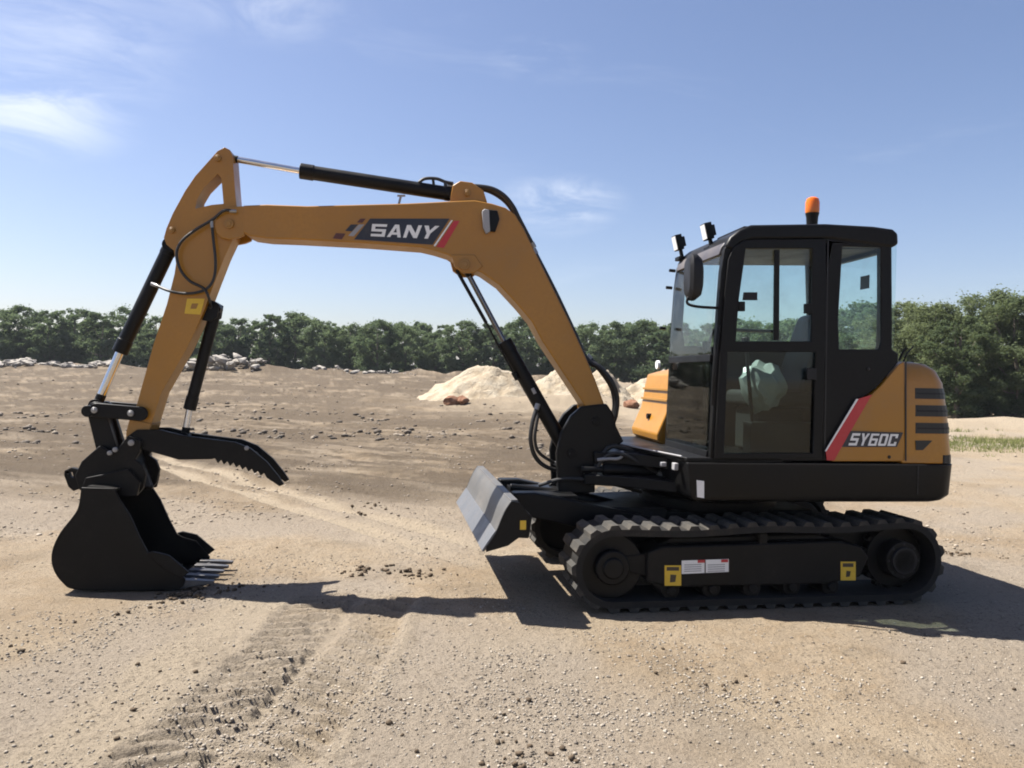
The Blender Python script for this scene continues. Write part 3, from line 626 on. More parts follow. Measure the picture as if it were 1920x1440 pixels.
for pts, m_ in (([(658, 421), (671, 421), (660, 434), (647, 433)], 'navy'), ([(630, 437), (648, 438), (641, 449), (624, 447)], 'maroon'), ([(676, 410), (686, 410), (679, 418), (669, 417)], 'maroon'), ([(673, 421), (683, 421), (663, 443), (653, 442)], 'bracket')): decal('decal_fleck', m_, boom, pts, yb0)
decal('red_stripe', 'red', boom, [(851, 414), (862, 414), (832, 465), (818, 463)], yb0); decal('white_stripe', 'white', boom, [(846, 413), (849, 413), (816, 462), (813, 461)], yb0)
GL = {'S': ([[(0, .8), (1, .8), (1, 1), (0, 1)], [(0, .4), (1, .4), (1, .6), (0, .6)], [(0, 0), (1, 0), (1, .2), (0, .2)], [(0, .6), (.24, .6), (.24, .8), (0, .8)], [(.76, .2), (1, .2), (1, .4), (.76, .4)]], None),
 'A': ([[(0, 0), (.36, 1), (.64, 1), (1, 0), (.76, 0), (.69, .2), (.31, .2), (.24, 0)]], [(.38, .38), (.62, .38), (.5, .74)]),
 'N': ([[(0, 0), (0, 1), (.26, 1), (.76, .38), (.76, 1), (1, 1), (1, 0), (.74, 0), (.24, .62), (.24, 0)]], None),
 'Y': ([[(.37, 0), (.37, .40), (0, 1), (.29, 1), (.5, .62), (.71, 1), (1, 1), (.63, .40), (.63, 0)]], None),
 '6': ([[(0, 0), (.26, 0), (.26, 1), (0, 1)], [(.26, .84), (1, .84), (1, 1), (.26, 1)], [(.26, .44), (1, .44), (1, .6), (.26, .6)], [(.26, 0), (1, 0), (1, .16), (.26, .16)], [(.74, .16), (1, .16), (1, .44), (.74, .44)]], None),
 '0': ([[(0, .08), (.1, 0), (.9, 0), (1, .08), (1, .92), (.9, 1), (.1, 1), (0, .92)]], [(.27, .17), (.73, .17), (.73, .83), (.27, .83)]),
 'C': ([[(0, 0), (.27, 0), (.27, 1), (0, 1)], [(.27, .83), (1, .83), (1, 1), (.27, 1)], [(.27, 0), (1, 0), (1, .17), (.27, .17)], [(.73, .17), (1, .17), (1, .34), (.73, .34)], [(.73, .66), (1, .66), (1, .83), (.73, .83)]], None)}
def lettering(parent, word, quad, ly, t, gap=.16):
    (ax, ay), (bx, by), (cx, cy), (dx, dy) = quad   # top-left, top-right, bottom-right, bottom-left
    n = len(word); w = 1 / (n + gap * (n - 1))
    def q(u, v): v = 1 - v; return (ax + (bx - ax) * u) * (1 - v) + (dx + (cx - dx) * u) * v, (ay + (by - ay) * u) * (1 - v) + (dy + (cy - dy) * u) * v
    def fn(bm):
        for i, ch in enumerate(word):
            u0 = i * w * (1 + gap); polys, hole = GL[ch]
            for k, p in enumerate(polys): prism(bm, P([q(u0 + a * w, b) for a, b in p], ly), ly - t, ly - t + .0022, [P([q(u0 + a * w, b) for a, b in hole], ly)] if hole else ())
    return part('lettering', M['white'], parent, fn, smooth=False)
lettering(boom, 'SANY', [(698, 420), (824, 424), (812, 448), (695, 443)], yb0, .0055)
# --- dipper arm
ya0, ya1 = BC - .10, BC + .10
arm_out = P([(421, 276), (431, 281), (436, 292), (438, 320), (441, 360), (444, 392), (444, 430), (436, 450), (421, 482), (403, 528), (384, 578), (366, 620), (349, 655), (302, 737), (283, 797), (276, 818), (262, 836), (246, 838), (236, 826), (237, 808), (243, 786), (257, 757), (288, 645), (313, 570), (327, 514), (330, 494), (326, 470), (312, 458), (307, 446), (312, 428), (324, 400), (347, 358), (366, 330), (391, 302), (408, 283)], ya0)
arm_hole = P([(408, 326), (415, 334), (419, 382), (397, 384), (366, 391), (370, 372), (382, 352)], ya0)
arm = part('dipper_arm', M['yellow'], EX, lambda bm: prism(bm, arm_out, ya0, ya1, [arm_hole], split=((0, 0), (30, 4))), bevel=.010, seg=3)
decal('warning_label', 'label_yellow', arm, [(351, 560), (384, 560), (376, 590), (346, 588)], ya0); decal('warning_print', 'yellow_dusty', arm, [(360, 569), (372, 569), (368, 579), (357, 579)], ya0 - .003, .002)
for px, py, r_ in ((323, 432, .022), (409, 297, .024), (262, 776, .026), (256, 828, .03)): pin(arm, px, py, ya0, r_, 'yellow_dusty' if py < 600 else 'pin')
part('end_collar', M['yellow_dusty'], arm, lambda bm: prism(bm, P([(244, 786), (285, 794), (278, 816), (262, 830), (247, 830), (238, 812)], ya0), ya0 - .012, ya1 + .012), bevel=.006)
# --- cylinders
stick = ram('stick_cylinder', 'black hydraulic cylinder along the top of the boom', V3(846, 364, BC), V3(566, 321, BC), V3(428, 296, BC), .054, .024)
part('cylinder_cap', M['brass'], stick, lambda bm: cyl(bm, V3(848, 364, BC), V3(866, 364, BC), .05, 18), bevel=.005)
part('hose_pipe', M['rubber'], stick, lambda bm: (tube(bm, [V3(785, 342, BC - .03), V3(797, 335, BC - .03), V3(818, 335, BC - .03), V3(835, 341, BC - .03), V3(850, 344, BC - .03)], .013), cyl(bm, V3(812, 337, BC - .03), V3(814, 352, BC - .03), .011, 8), cyl(bm, V3(835, 341, BC - .03), V3(836, 357, BC - .03), .014, 8)))
part('hose_support', M['bracket'], stick, lambda bm: (cyl(bm, V3(752, 366, BC - .05), V3(748, 382, BC - .05), .009, 8), cyl(bm, V3(745, 367, BC - .05), V3(760, 367, BC - .05), .008, 8)))
bucket_ram = ram('bucket_cylinder', 'black hydraulic cylinder left of the dipper arm', V3(318, 466, BC), V3(226, 658, BC), V3(182, 760, BC), .052, .030)
part('port_block', M['bracket'], bucket_ram, lambda bm: cyl(bm, V3(284, 532, BC - .05), V3(298, 537, BC - .07), .014, 10))
thumb_ram = ram('thumb_cylinder', 'black hydraulic cylinder right of the dipper arm above the thumb', V3(404, 584, BC + .02), V3(356, 765, BC + .02), V3(346, 820, BC + .02), .042, .026)
for y in (BC - .05, BC + .07): part('mount_lug', M['black'], thumb_ram, lambda bm: prism(bm, P([(380, 566), (396, 562), (414, 572), (410, 596), (396, 604), (378, 600)], BC), y, y + .02), bevel=.004)
for s in (-1, 1):
    y = BC + s * .055 + .01
    o = ram('lift_cylinder' , 'black boom lift cylinder below the boom' , V3(1062, 846, y), V3(946, 642, y), V3(873, 505, y), .057, .021, rod='dark_chrome')
    if s < 0:
        part('guard_rod', M['black'], o, lambda bm: (cyl(bm, V3(856, 506, y - .05), V3(912, 606, y - .05), .014, 10), cyl(bm, V3(912, 606, y - .05), V3(966, 706, y - .05), .008, 10), cyl(bm, V3(962, 698, y - .05), V3(970, 712, y - .05), .018, 10)))
        part('port_block', M['bracket'], o, lambda bm: cyl(bm, V3(998, 728, y - .05), V3(1003, 738, y - .05), .015, 10))
# --- hoses
def hose(pts, r, parent, mat='rubber'):
    q = [V3(*p) for p in pts]
    for a, b in ((q[0], q[1]), (q[-1], q[-2])): part('hose_fitting', M['pin'], parent, lambda bm: cyl(bm, a - (b - a).normalized() * .012, a + (b - a).normalized() * .035, r * 1.22, 12))
    return part('hose', M[mat], parent, lambda bm: tube(bm, q, r, 10))
hose([(842, 349, BC), (870, 349, BC), (900, 350, BC), (925, 355, BC), (946, 368, BC), (962, 388, BC), (974, 412, BC), (1000, 462, BC + .05)], .019, boom)
hose([(842, 352, BC + .06), (880, 352, BC + .06), (915, 358, BC + .06), (945, 376, BC + .06), (965, 402, BC + .06), (990, 444, BC + .1)], .016, boom)
hose([(1000, 470, BC + .08), (1040, 548, BC + .08), (1075, 622, BC + .08), (1098, 672, BC + .06), (1125, 690, BC + .03), (1146, 716, BC), (1156, 745, BC), (1154, 775, BC), (1146, 800, BC)], .024, boom)
hose([(1102, 668, BC + .12), (1130, 700, BC + .10), (1148, 730, BC + .10), (1152, 765, BC + .10), (1142, 800, BC + .10)], .020, boom)
hose([(1008, 760, BC - .10), (999, 790, BC - .12), (995, 825, BC - .12), (1003, 855, BC - .10), (1022, 874, BC - .08), (1052, 884, BC - .05)], .017, boom)
hose([(1012, 765, BC - .05), (1006, 795, BC - .06), (1003, 825, BC - .06), (1012, 850, BC - .05), (1046, 872, BC - .03)], .013, boom)
hose([(440, 396, yb0 - .03), (420, 395, yb0 - .04), (398, 412, ya0 - .05), (365, 432, ya0 - .05), (341, 452, ya0 - .05), (331, 475, ya0 - .05), (338, 505, ya0 - .05), (356, 527, ya0 - .05), (382, 541, ya0 - .05), (392, 560, ya0 - .04), (396, 580, BC - .02)], .0105, arm, 'rubber')
hose([(397, 418, ya0 - .045), (400, 450, ya0 - .045), (404, 490, ya0 - .045), (401, 522, ya0 - .045), (388, 541, ya0 - .045), (366, 549, ya0 - .045), (340, 550, ya0 - .045), (316, 545, ya0 - .045), (290, 534, BC - .06)], .0105, arm, 'rubber')
# --- bucket linkage, coupler
yl = BC - .135
pa, pb, pc = (180, 769), (262, 776), (203, 852)
for y in (BC - .15, BC + .12): part('guide_link', M['black'], EX, lambda bm: prism(bm, capsule(T(*pa, BC - .15), T(*pb, BC - .15), .052, .052), y, y + .03), bevel=.006)
def hlink(bm):
    a, b = T(*pa, BC - .09), T(*pc, BC - .09)
    prism(bm, capsule(a, b, .062, .072), BC - .10, BC - .05); prism(bm, capsule(a, b, .062, .072), BC + .05, BC + .10)
    m0 = (a[0] * .75 + b[0] * .25, a[1] * .75 + b[1] * .25); m1 = (a[0] * .2 + b[0] * .8, a[1] * .2 + b[1] * .8); prism(bm, capsule(m0, m1, .045, .045), BC - .05, BC + .05)
hl = part('bucket_link', M['black'], EX, hlink, bevel=.006)
part('link_boss', M['black'], hl, lambda bm: cyl(bm, V3(163, 771, BC - .16), V3(163, 771, BC - .16) + Vector((0, .32, 0)), .042, 18), bevel=.004)
for px, py in ((178, 769), (246, 775)): pin(hl, px, py, BC - .152, .022)
coup_near = [(186, 836), (204, 846), (222, 838), (240, 818), (264, 826), (262, 848), (252, 862), (266, 872), (273, 890), (268, 915), (256, 930), (225, 932), (196, 922), (160, 926), (148, 918), (140, 892), (152, 866), (170, 850)]
coup = part('quick_coupler', M['black_matte'], EX, lambda bm: [prism(bm, P(coup_near, BC - .17), y, y + .04) for y in (BC - .17, BC + .13)] + [prism(bm, P([(168, 866), (240, 850), (258, 905), (160, 912)], BC - .17), BC - .13, BC + .13)], bevel=.006)
for px, py, r_ in ((247, 830, .022), (207, 849, .018), (217, 843, .018), (230, 891, .028), (167, 916, .028)): pin(coup, px, py, BC - .17, r_)
part('lifting_eye', M['black_matte'], coup, lambda bm: prism(bm, P([(150, 880), (136, 876), (123, 882), (122, 890), (130, 912), (140, 920), (150, 916)], BC), BC - .02, BC + .02, [P([(131, 884), (138, 885), (140, 896), (134, 893)], BC)]), bevel=.003)
part('latch_cylinder', M['charcoal'], coup, lambda bm: (cyl(bm, V3(262, 872, BC - .10), V3(276, 912, BC - .10), .03, 14), cyl(bm, V3(268, 880, BC + .02), V3(282, 915, BC + .02), .025, 14), cyl(bm, V3(262, 884, BC - .12), V3(272, 880, BC - .12), .02, 10)), bevel=.003)
# --- bucket
yk0, yk1 = BC - .33, BC + .35
side = [(152, 914), (147, 948), (138, 966), (113, 998), (99, 1027), (96, 1052), (103, 1075), (118, 1094), (137, 1105), (200, 1107), (318, 1107), (343, 1100), (347, 1086), (318, 1052), (290, 1044), (278, 1038), (262, 1008), (243, 966), (224, 937), (214, 916)]
sideP = curve2(P(side[:12], yk0), 4) + P(side[12:], yk0)
bucket = part('bucket', M['black_matte'], EX, lambda bm: prism(bm, sideP, yk0, yk0 + .022), bevel=.004)
part('side_plate', M['black_matte'], bucket, lambda bm: prism(bm, sideP, yk1 - .022, yk1), bevel=.004)
def shell(bm):
    prof = curve2(P([(214, 918), (180, 914), (153, 916), (148, 948), (138, 967), (114, 998), (100, 1028), (97, 1052), (104, 1074), (119, 1092), (139, 1103), (200, 1105), (318, 1105), (345, 1099)], yk0), 3); th = .016
    n = len(prof); inn = []
    for i in range(n):
        a, b = prof[max(i - 1, 0)], prof[min(i + 1, n - 1)]; d = Vector((b[0] - a[0], b[1] - a[1])).normalized(); inn.append((prof[i][0] - d.y * th, prof[i][1] + d.x * th))
    rows = []
    for y in (yk0 + .024, yk1 - .024): rows.append(([bm.verts.new((p[0], y, p[1])) for p in prof], [bm.verts.new((p[0], y, p[1])) for p in inn]))
    (a0, b0), (a1, b1) = rows
    for i in range(n - 1): bm.faces.new((a0[i], a0[i + 1], a1[i + 1], a1[i])); bm.faces.new((b0[i], b1[i], b1[i + 1], b0[i + 1])); bm.faces.new((a0[i], b0[i], b0[i + 1], a0[i + 1])); bm.faces.new((a1[i], a1[i + 1], b1[i + 1], b1[i]))
    bm.faces.new((a0[0], a1[0], b1[0], b0[0])); bm.faces.new((a0[-1], b0[-1], b1[-1], a1[-1]))
part('bucket_shell', M['black_matte'], bucket, shell)
for y in (BC - .215, BC + .20): part('bucket_ear', M['black_matte'], bucket, lambda bm: prism(bm, P([(150, 920), (160, 896), (240, 880), (262, 905), (256, 930), (214, 934)], BC - .22), y, y + .03), bevel=.004)
part('cutting_lip', M['tooth'], bucket, lambda bm: prism(bm, P([(318, 1103), (352, 1092), (356, 1096), (322, 1110)], yk0), yk0 + .01, yk1 - .01), bevel=.003)
for y in (yk0 - .02, yk1): part('side_cutter', M['black_matte'], bucket, lambda bm: prism(bm, P([(276, 1036), (288, 1033), (318, 1040), (356, 1072), (340, 1084), (312, 1068), (290, 1050)], yk0), y, y + .02), bevel=.004)
for i in range(5):
    y = yk0 + .05 + i * (yk1 - yk0 - .10) / 4
    def tooth(bm):
        a, b = T(330, 1098, yk0), T(398, 1094, yk0); h0, h1 = .030, .006
        for p, hw in ((a, .038), (((a[0] * .45 + b[0] * .55), (a[1] * .45 + b[1] * .55)), .030), (b, .016)): pass
        L0 = [(a[0], y + s * .036, a[1] + t * .036) for s, t in ((-1, -1), (1, -1), (1, 1), (-1, 1))]; m = (a[0] * .5 + b[0] * .5, a[1] * .5 + b[1] * .5 + .004)
        L1 = [(m[0], y + s * .030, m[1] + t * .020) for s, t in ((-1, -1), (1, -1), (1, 1), (-1, 1))]; L2 = [(b[0], y + s * .020, b[1] + t * .009) for s, t in ((-1, -1), (1, -1), (1, 1), (-1, 1))]; loft(bm, [L0, L1, L2])
    part('tooth', M['tooth'], bucket, tooth, bevel=.003)
# --- thumb
serr = []
for k in range(9):
    x = 500 - k * 11.5; y = 893 - k * 3.9 + (k > 5) * (k - 5) * 1.2; serr += [(x, y + 3), (x - 5, y - 6)]
th_out = [(236, 820), (256, 806), (300, 806), (345, 817), (400, 824), (440, 829), (470, 841), (500, 866), (522, 893), (532, 908), (524, 912), (511, 903)] + serr + [(396, 861), (335, 862), (300, 852), (268, 843), (252, 848)]
thumb = None
for y in (BC - .135, BC + .105):
    o = part('thumb', M['black_matte'], EX, lambda bm: prism(bm, P(th_out, BC - .135), y, y + .03), bevel=.003) if thumb is None else part('tine_plate', M['black_matte'], thumb, lambda bm: prism(bm, P(th_out, BC - .135), y, y + .03), bevel=.003)
    thumb = thumb or o
part('cross_tube', M['black_matte'], thumb, lambda bm: [cyl(bm, V3(px, py, BC - .11), V3(px, py, BC - .11) + Vector((0, .22, 0)), r_, 14) for px, py, r_ in ((262, 828, .045), (346, 830, .03), (400, 842, .035), (468, 858, .025))])
part('web_plate', M['black_matte'], thumb, lambda bm: prism(bm, P([(270, 815), (340, 828), (440, 836), (462, 848), (440, 850), (330, 848), (270, 836)], BC - .10), BC - .104, BC + .104))
pin(thumb, 463, 840, BC - .136, .016)
# --- swing post
post = part('swing_post', M['black'], EX, lambda bm: [prism(bm, P([(1090, 762), (1138, 757), (1150, 775), (1156, 800), (1170, 828), (1132, 852), (1116, 862), (1116, 924), (1048, 926), (1043, 850), (1052, 810), (1070, 780)], BC - .17), y, y + .05) for y in (BC - .17, BC + .13)] + [prism(bm, P([(1060, 830), (1110, 840), (1108, 918), (1054, 920)], BC - .17), BC - .12, BC + .13)], bevel=.012, seg=3)
cyl_bm = lambda bm: (cyl(bm, V3(1082, 905, BC) + Vector((0, 0, -.10)), V3(1082, 905, BC) + Vector((0, 0, .34)), .10, 20))
part('king_pin', M['black'], post, cyl_bm, bevel=.006)
for px, py in ((1118, 790), (1072, 850)): pin(post, px, py, BC - .17, .034, 'black')
part('swing_cylinder', M['black'], EX, lambda bm: (cyl(bm, V3(1130, 880, BC - .26), V3(1320, 885, BC - .26), .045, 18), cyl(bm, V3(1090, 880, BC - .24), V3(1135, 880, BC - .26), .025, 12)), bevel=.004)
part('hose', M['bracket'], post, lambda bm: tube(bm, [V3(1120, 862, BC - .28), V3(1140, 860, BC - .29), V3(1158, 860, BC - .3), V3(1166, 855, BC - .3), V3(1167, 846, BC - .28)], .012, 8))
hose([(1108, 905, -.2), (1130, 862, -.24), (1160, 850, -.28), (1200, 868, -.3), (1240, 890, -.3)], .015, post); hose([(1112, 885, -.15), (1140, 840, -.15), (1175, 842, -.15), (1210, 862, -.15)], .018, post)
# --- upper frame (revolving deck), counterweight skirt
Z0, Z1 = .745, 1.022
def plan(w, xf, xr, rc, n=7, wf=None, bow=.06):
    pts = [(xf, -w)]
    for k in range(n): t = -math.pi / 2 + (math.pi / 2) * k / (n - 1); pts.append((xr - bow - rc + math.cos(t) * rc, -w + rc + math.sin(t) * rc))
    for k in range(1, 6): u = k / 6; pts.append((xr - bow + bow * math.sin(math.pi * u), (-w + rc) * (1 - u) + (w - rc) * u))
    for k in range(n): t = (math.pi / 2) * k / (n - 1); pts.append((xr - bow - rc + math.cos(t) * rc, w - rc + math.sin(t) * rc))
    pts.append((xf, w)); return pts
deck = part('upper_frame', M['black'], EX, lambda bm: loft(bm, [[(x, y, z) for x, y in plan(w, xf, xr, rc)] for z, w, xf, xr, rc in ((Z0 - .004, .86, -.40, 1.49, .12), (Z0 + .012, .90, -.44, 1.53, .13), (Z0 + .05, .92, -.47, 1.58, .14), (Z1 - .004, .92, -.50, 1.60, .14))]), bevel=.006)
part('front_nose', M['black'], deck, lambda bm: (prism(bm, [(-.46, -.62), (-.80, -.34), (-1.06, -.22), (-1.06, .28), (-.80, .40), (-.46, .62)], Z0 + .02, Z0 + .10, axis='Z'), prism(bm, [(-.46, -.50), (-.72, -.26), (-.98, -.18), (-.98, .24), (-.72, .32), (-.46, .50)], Z1 - .10, Z1 - .01, axis='Z'), box(bm, -.75, -.46, -.24, .30, Z0 + .10, Z1 - .10)), bevel=.008)
part('deck_plate', M['black'], deck, lambda bm: prism(bm, [(-.50, -.90), (-.62, -.30), (-.72, .10), (-.72, .90), (.2, .90), (.2, -.90)], Z1 - .002, Z1 + .03, axis='Z'), bevel=.006)
part('deck_edge', M['bracket'], deck, lambda bm: tube(bm, [(-.52, -.86, Z1 + .034), (-.64, -.30, Z1 + .034), (-.73, .10, Z1 + .034)], .006, 8, False))
decal('white_label', 'white', deck, [(1306, 900), (1320, 902), (1320, 934), (1307, 932)], -.9215, .003)
part('step_bracket', M['bracket'], deck, lambda bm: (box(bm, -.55, -.52, -.80, -.74, .95, 1.00), box(bm, -.60, -.56, -.66, -.62, .96, .99)), bevel=.004)
part('deck_seam', M['rubber'], deck, lambda bm: box(bm, -.49, 1.27, -.9235, -.915, Z1 - .012, Z1 - .002))
part('deck_seam', M['rubber'], deck, lambda bm: box(bm, 1.205, 1.211, -.9232, -.915, Z0 + .06, Z1 - .014))
# --- engine housing, yellow
BODY = [(1.024, .915, 1.085, 1.592, .14), (1.10, .915, 1.085, 1.587, .14), (1.40, .913, 1.085, 1.553, .14), (1.60, .905, 1.085, 1.518, .14), (1.69, .88, 1.088, 1.478, .14), (1.735, .84, 1.09, 1.425, .14), (1.752, .79, 1.10, 1.355, .14)]
house = part('engine_hood', M['yellow'], EX, lambda bm: loft(bm, [[(x, y, z) for x, y in plan(w, xf, xr, rc)] for z, w, xf, xr, rc in BODY]), bevel=.008)
def body_at(z):
    for a, b in zip(BODY, BODY[1:]):
        if a[0] <= z <= b[0]: t = (z - a[0]) / (b[0] - a[0]); return [a[i] * (1 - t) + b[i] * t for i in range(5)]
def vent(bm, z0, z1, i0, i1, x0, off=.004, cut=0.):
    rows = []
    for z in (z0, z1):
        _, w, xf, xr, rc = body_at(z); p = plan(w + off, xf, xr + off, rc + off)
        pp = [(x0 + (cut if z == z0 else 0) * 0, -(w + off))] + p[i0:i1]
        rows.append([Vector((a, b, z)) for a, b in pp])
    inner = [[Vector((q.x * .985, q.y * .985, q.z)) for q in r] for r in rows]
    n = len(rows[0]); A = [bm.verts.new(q) for q in rows[0]]; B = [bm.verts.new(q) for q in rows[1]]; A2 = [bm.verts.new(q) for q in inner[0]]; B2 = [bm.verts.new(q) for q in inner[1]]
    for k in range(n - 1): bm.faces.new((A[k], A[k + 1], B[k + 1], B[k])); bm.faces.new((A[k], A2[k], A2[k + 1], A[k + 1])); bm.faces.new((B[k], B[k + 1], B2[k + 1], B2[k]))
    bm.faces.new((A[0], B[0], B2[0], A2[0])); bm.faces.new((A[-1], A2[-1], B2[-1], B[-1]))
for ya, yb in ((728, 748), (760, 781), (793, 813)):
    za, zb = T(1740, yb, -.92)[1], T(1740, ya, -.92)[1]; x0 = T(1719, ya, -.92)[0]
    v_ = part('vent', M['rubber'], house, lambda bm: vent(bm, za, zb, 1, 7, x0), smooth=False)
    part('louvre', M['charcoal'], v_, lambda bm: vent(bm, (za + zb) / 2 - .006, (za + zb) / 2 + .006, 1, 7, x0 + .01, .007), smooth=False)
decal('vent', 'rubber', house, [(1716, 826), (1748, 826), (1730, 844), (1717, 844)], -.9165, .003)
part('tail_wedge', M['charcoal'], house, lambda bm: vent(bm, 1.026, 1.085, 3, 9, 1.41, .004), smooth=False)
decal('panel_gap', 'rubber', house, [(1696.5, 678), (1699.5, 678), (1699.5, 864), (1696.5, 864)], -.9165, .003)
sp = P([(1560, 865), (1631, 744), (1654, 722), (1686, 683), (1696, 678), (1696.5, 865)], -.915)
side_panel = part('side_panel', M['yellow'], house, lambda bm: prism(bm, sp, -.915, -.30), bevel=.006)
decal('red_stripe', 'red', house, [(1550, 863), (1548, 846), (1608, 748), (1634, 740), (1573, 846), (1564, 863)], -.918, .004)
decal('white_stripe', 'white', house, [(1546, 846), (1549, 846), (1609, 748), (1605, 748)], -.918, .005)
decal('model_plate', 'navy', house, [(1594, 808), (1693, 811), (1681, 838), (1578, 838)], -.918, .004)
lettering(house, 'SY60C', [(1598, 812), (1684, 814), (1678, 836), (1590, 835)], -.918, .0062, .2)
pin(house, 1667, 857, -.916, .012, 'rubber', t=.006); pin(house, 1628, 692, -.905, .012, 'rubber', t=.006)
part('hood_latch', M['black'], house, lambda bm: (tube(bm, [V3(1686, 676, -.80), V3(1692, 662, -.80), V3(1700, 652, -.80)], .008, 8), tube(bm, [V3(1694, 678, -.84), V3(1700, 664, -.84), V3(1712, 650, -.8)], .006, 8)))
# yellow cover right of the cab
hd = P([(1214, 702), (1209, 722), (1206, 742), (1202, 762), (1192, 784), (1184, 802), (1186, 812), (1196, 822)], .90); zb_ = Z1 + .032
cover = part('right_cover', M['yellow'], EX, lambda bm: prism(bm, hd + [(hd[-1][0] + .02, zb_), (1.07, zb_), (1.07, 1.70), (.2, 1.72), (hd[0][0] + .10, hd[0][1] + .03)], .14, .905), bevel=.02, seg=3)
def groove(bm):
    for px, py in ((1207, 728), (1204, 746)):
        a = T(px, py, .9); box(bm, a[0] - .012, a[0] + .02, .16, .895, a[1] - .008, a[1] + .008)
part('cover_groove', M['yellow_dusty'], cover, groove)
a_ = T(1196, 776, .9); part('cover_latch', M['black'], cover, lambda bm: cyl(bm, (a_[0] - .03, .52, a_[1] + .0), (a_[0] + .03, .52, a_[1]), .024, 14)); a2 = T(1190, 800, .9)
part('cover_lip', M['black'], cover, lambda bm: box(bm, a2[0] - .02, a2[0] + .05, .15, .90, a2[1] - .014, a2[1] - .002))
part('hand_rail', M['yellow'], cover, lambda bm: tube(bm, [(hd[0][0] + .12, .40, 1.72), (hd[0][0] + .10, .40, 1.80), (hd[0][0] + .10, .40, 1.86)], .012, 8))
# --- cab
yc0, yc1 = -.90, .10
cab_out = [(1332, 864), (1336, 780), (1341, 680), (1346, 590), (1352, 510), (1358, 468), (1370, 446), (1388, 432), (1410, 424), (1550, 422), (1640, 427), (1672, 432), (1673, 560), (1673, 655), (1685, 664), (1684, 680), (1662, 706), (1640, 730), (1617, 746), (1550, 864)]
cabP = P(cab_out, yc0)
door_open = [(1357, 856), (1361, 700), (1369, 560), (1376, 480), (1386, 461), (1404, 454), (1542, 452), (1541, 640), (1536, 856)]
quarter = [(1580, 462), (1652, 464), (1652, 640), (1648, 655), (1574, 655), (1572, 600)]
cab = part('cab', M['black'], EX, lambda bm: prism(bm, cabP, yc0, yc0 + .055, [P(door_open, yc0), P(quarter, yc0)]), bevel=.006)
far_open = [(1372, 640), (1368, 600), (1376, 480), (1388, 450), (1404, 446), (1640, 449), (1645, 645)]
part('far_side_frame', M['black'], cab, lambda bm: prism(bm, cabP, yc1 - .05, yc1, [P(far_open, yc0)]), bevel=.006)
x_r = T(1672, 560, yc0)[0]; x_q = T(1650, 560, yc0)[0]; zt_r = T(1672, 432, yc0)[1]; zs_r = T(1672, 655, yc0)[1]
part('rear_frame', M['black'], cab, lambda bm: prism(bm, [(yc0 + .056, 1.06), (yc1 - .051, 1.06), (yc1 - .051, zt_r), (yc0 + .056, zt_r)], x_r - .05, x_r - .004, [[(yc0 + .10, zs_r - .02), (yc1 - .09, zs_r - .02), (yc1 - .09, zt_r - .15), (yc0 + .10, zt_r - .15)]], axis='X'), bevel=.004)
part('rear_window', M['glass'], cab, lambda bm: box(bm, x_r + .001, x_r + .006, yc0 + .02, yc1 - .02, zs_r + .02, zt_r - .09))
part('rear_glass_edge', M['glass'], cab, lambda bm: box(bm, x_r + .004, x_r + .036, yc0 + .012, yc0 + .018, zs_r + .01, zt_r - .10))
roof_p = [(1360, 462), (1370, 444), (1388, 430), (1410, 421), (1550, 419), (1640, 424), (1675, 429), (1685, 437), (1686, 458), (1674, 464), (1560, 448), (1412, 449), (1392, 455), (1374, 470)]
roof = part('roof', M['black'], cab, lambda bm: prism(bm, P(roof_p, yc0 - .012), yc0 - .012, yc1 + .012), bevel=.02, seg=3)
part('roof_liner', M['charcoal'], cab, lambda bm: prism(bm, P([(1400, 450), (1660, 455), (1660, 464), (1400, 462)], yc0), yc0 + .07, yc1 - .06))
# front glazing follows the bowed profile of the front posts
fprof = [(1358, 470), (1352, 510), (1346, 590), (1341, 665)]; fprof2 = [(1340, 676), (1336, 780), (1333, 850)]
def strip(bm, prof, y0, y1, th, dx):
    a = P(prof, yc0); o_ = [(x + dx, z) for x, z in a] + [(x + dx + th, z) for x, z in a[::-1]]; prism(bm, o_, y0, y1)
part('windscreen', M['glass'], cab, lambda bm: strip(bm, [(1359, 478)] + fprof[1:], yc0 + .058, yc1 - .052, .006, -.012)); part('lower_windscreen', M['glass_dark'], cab, lambda bm: strip(bm, fprof2, yc0 + .058, yc1 - .052, .006, -.012))
part('front_header', M['visor'], cab, lambda bm: strip(bm, [(1372, 448), (1361, 462), (1357, 476)], yc0 + .05, yc1 - .05, .04, -.016), bevel=.006)
part('front_crossbar', M['black'], cab, lambda bm: strip(bm, [(1341, 664), (1340, 678)], yc0 + .05, yc1 - .05, .03, -.016), bevel=.004)
part('front_sill', M['black'], cab, lambda bm: strip(bm, [(1334, 846), (1332, 864)], yc0 + .05, yc1 - .05, .04, -.016), bevel=.004)
part('hand_grip', M['black'], cab, lambda bm: tube(bm, [V3(1348, 610, yc0 - .03), V3(1340, 690, yc0 - .05), V3(1336, 760, yc0 - .03)], .012, 10))
# wiper arm and catches on the windscreen edge
for px, py in ((1262, 508), (1256, 540), (1244, 616)): part('windscreen_catch', M['black'], cab, lambda bm: cyl(bm, V3(px + 4, py, yc1 - .03), V3(px - 7, py - 1, yc1 - .03), .013, 8))
part('front_lamp', M['white'], cab, lambda bm: cyl(bm, V3(1236, 684, yc1), V3(1231, 684, yc1), .035, 12))
